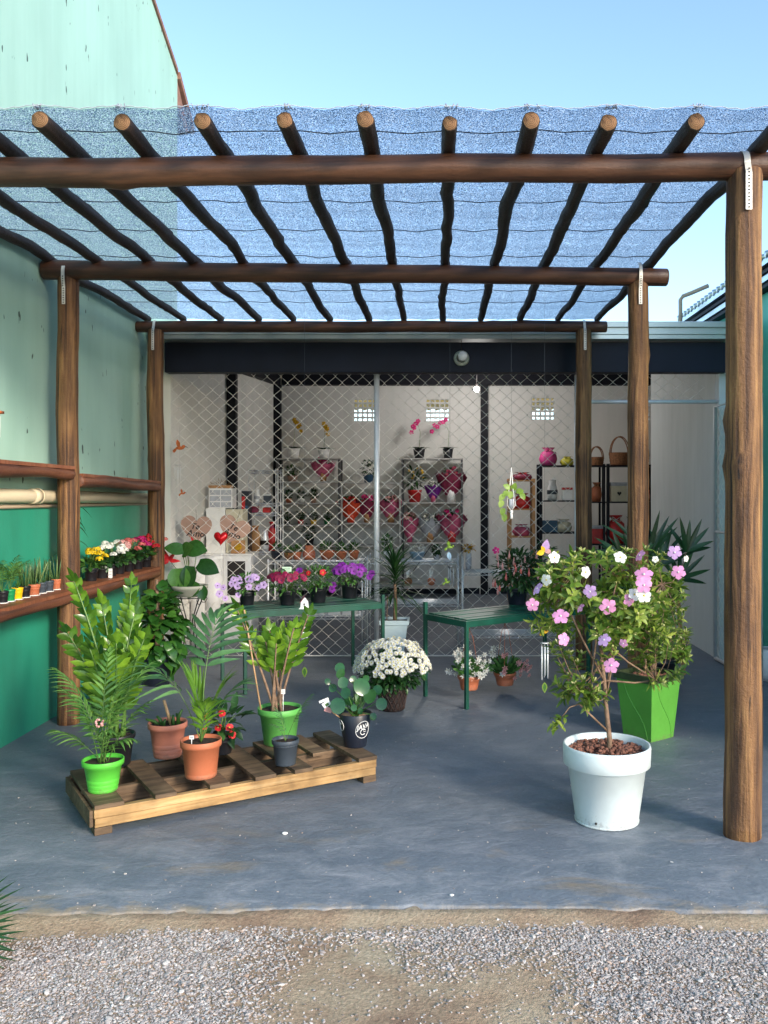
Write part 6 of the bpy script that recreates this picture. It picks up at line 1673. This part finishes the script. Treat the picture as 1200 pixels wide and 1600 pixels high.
boxr('white_carton', 'tall white carton standing under the drawer box', 'box', 322, 352, 794, 865, YC + .06, .26, M['card'])
boxr('cream_carton', 'cream carton beside the tall white carton', 'box', 353, 379, 796, 865, YC + .06, .26, M['cream'])
r, w, h = boxr('drawer_box', 'small white drawer organiser with six clear drawers', 'drawer box', 326, 363, 763, 794, YC + .06, .2, M['white'])
for i in range(3):
    for j in range(2):
        m_ = MB(); m_.b2(-w / 2 + .015 + j * w * .47, -w / 2 + .015 + j * w * .47 + w * .42, -.008, -.001, .012 + i * h * .31, .012 + i * h * .31 + h * .24); m_.build('drawer', M['glasslike'], r, smooth=False)
r = root('dried_grass_tray', 'brown tray of dried grass on top of the drawer box', 'tray', (PX(343, YC + .1), YC + .16, PZ(763, YC + .06) + .002)); m_ = MB(); m_.b2(-.12, .12, -.06, .06, 0, .03); m_.build('tray', M['pine'], r, smooth=False)
ml = MB(); bush(ml, (0, 0, .04), (.1, .05, .03), 70, .05, .006, 'lance', .7, .3, 3, .1); ml.build('dried_grass', M['l_brown'], r)
for (px, lab, w) in [(311, 'white ribbed floor vase left of its twin beside the anthurium', 30), (334, 'white ribbed floor vase touching the low white cabinet', 30)]:
    Yv = 9.0; r = root('ribbed_vase', lab, 'vase', (PX(px, Yv), Yv, 0), group='white ribbed vases'); s = w / 2 * Yv / FX; m_ = MB(); H_ = PZ(868, Yv)
    m_.lathe([(0, 0), (s * .75, 0), (s * .8, H_ * .5), (s * 1.02, H_ * .52), (s * .98, H_ * .6), (s, H_ * .95), (s * 1.06, H_ * .96), (s * 1.06, H_), (s * .95, H_), (s * .9, H_ * .9)], 26); m_.build('vessel', M['white'], r)
r = root('wooden_plaque', 'small square honey wood plaque below the tilted heart board', 'plaque', P(363, 868, 9.2)); r.location.z = PZ(868, 9.45) + .02; r.location.y = 9.47
m_ = MB(); m_.b2(-.075, .075, -.01, .01, 0, .14); m_.build('board', M['pine'], r, smooth=False, bevel=.004); m_ = MB(); m_.lathe([(.03, 0), (.04, .002), (.03, .004)], 20); o = m_.build('ring_mark', M['p_mustard'], r); o.rotation_euler = (R(90), 0, 0); o.location = (0, -.011, .07)
# small gifts on the tall rack
for (px, py, w, h, kd, mt, lab) in [(402, 787, 10, 22, 'jar', (M['white'], M['glasslike']), 'slim pale vase on the upper tray of the tall gift rack'), (418, 787, 12, 14, 'box', (M['greyplastic'], M['chrome']), 'dark little box on the upper tray of the tall gift rack'),
        (399, 863, 16, 40, 'bag', (M['pine'], M['terracotta']), 'tan cone of dried stems in the tall gift rack'), (414, 863, 15, 34, 'jar', (M['chrome'], M['ink']), 'silver and black urn in the tall gift rack'), (425, 863, 12, 46, 'bag', (M['red'], M['pinkwrap']), 'tall red packet in the tall gift rack'),
        (398, 802, 12, 10, 'box', (M['burg'], M['red']), 'dark red box under the upper tray of the tall gift rack'), (417, 802, 12, 10, 'box', (M['red'], M['white']), 'red and white box under the upper tray of the tall gift rack')]:
    r = gift('small_gift', lab, 'gift', px, py, YT + .12, w, h, kd, mt); r.location.z = PZ(py, YT) + .005
r = root('red_bottle_holder', 'dark magazine rack with red and blue boxes beside the drawer box', 'box', (PX(383, 9.8), 9.8, PZ(868, YC) + .02)); m_ = MB(); m_.b2(-.04, .04, .0, .16, 0, .66); m_.build('case', M['navypot'], r, smooth=False)
m_ = MB(); m_.b2(-.035, .0, -.01, -.001, .35, .6); m_.build('red_box', M['red'], r, smooth=False); m_ = MB(); m_.b2(.003, .035, -.01, -.001, .3, .5); m_.build('blue_box', M['bluebox'], r, smooth=False)

# white round pot at the right edge and palm leaf at the left front
p = V((PX(1202, 7.4), 7.4, 0))
r = root('round_white_pot', 'round glossy white pot cut by the right photo edge', 'pot', p); m_ = MB(); m_.lathe([(0, 0), (.07, 0), (.10, .06), (.115, .16), (.10, .25), (.085, .27), (.08, .26)], 36); m_.build('vessel', M['white'], r)
p = V((-1.69, 2.90, -.03))
r = root('fan_palm', 'dark fan palm leaf reaching in at the lower left photo corner', 'palm', p); pot(r, .15, .11, .22, M['blackplastic'], .025)
ml, ms = MB(), MB()
for (hx, hy, hz, az0, tilt) in [(.10, -.02, .17, 0, .0), (.07, .03, .10, 20, .1), (-.12, .1, .30, 120, .3), (-.05, -.18, .25, 240, .2)]:
    h = V((hx, hy, hz + .0)); ms.tube([(0, 0, .2), h * .5 + V((0, 0, .14)), h], [.008, .006, .004], 6)
    for k in range(26):
        a = R(-100 + 200 * k / 25); d = V((math.cos(a), math.sin(a) * .55, math.sin(a) * .75)); d = Matrix.Rotation(R(az0), 3, 'Z') @ d
        ml.leaf(h, d, V((0, -.6, .8)), .25 * U(.85, 1.05), .015, 'strap', .08, .5, 5)
ml.build('leaves', M['l_dark'], r); ms.build('stems', M['l_stem'], r)
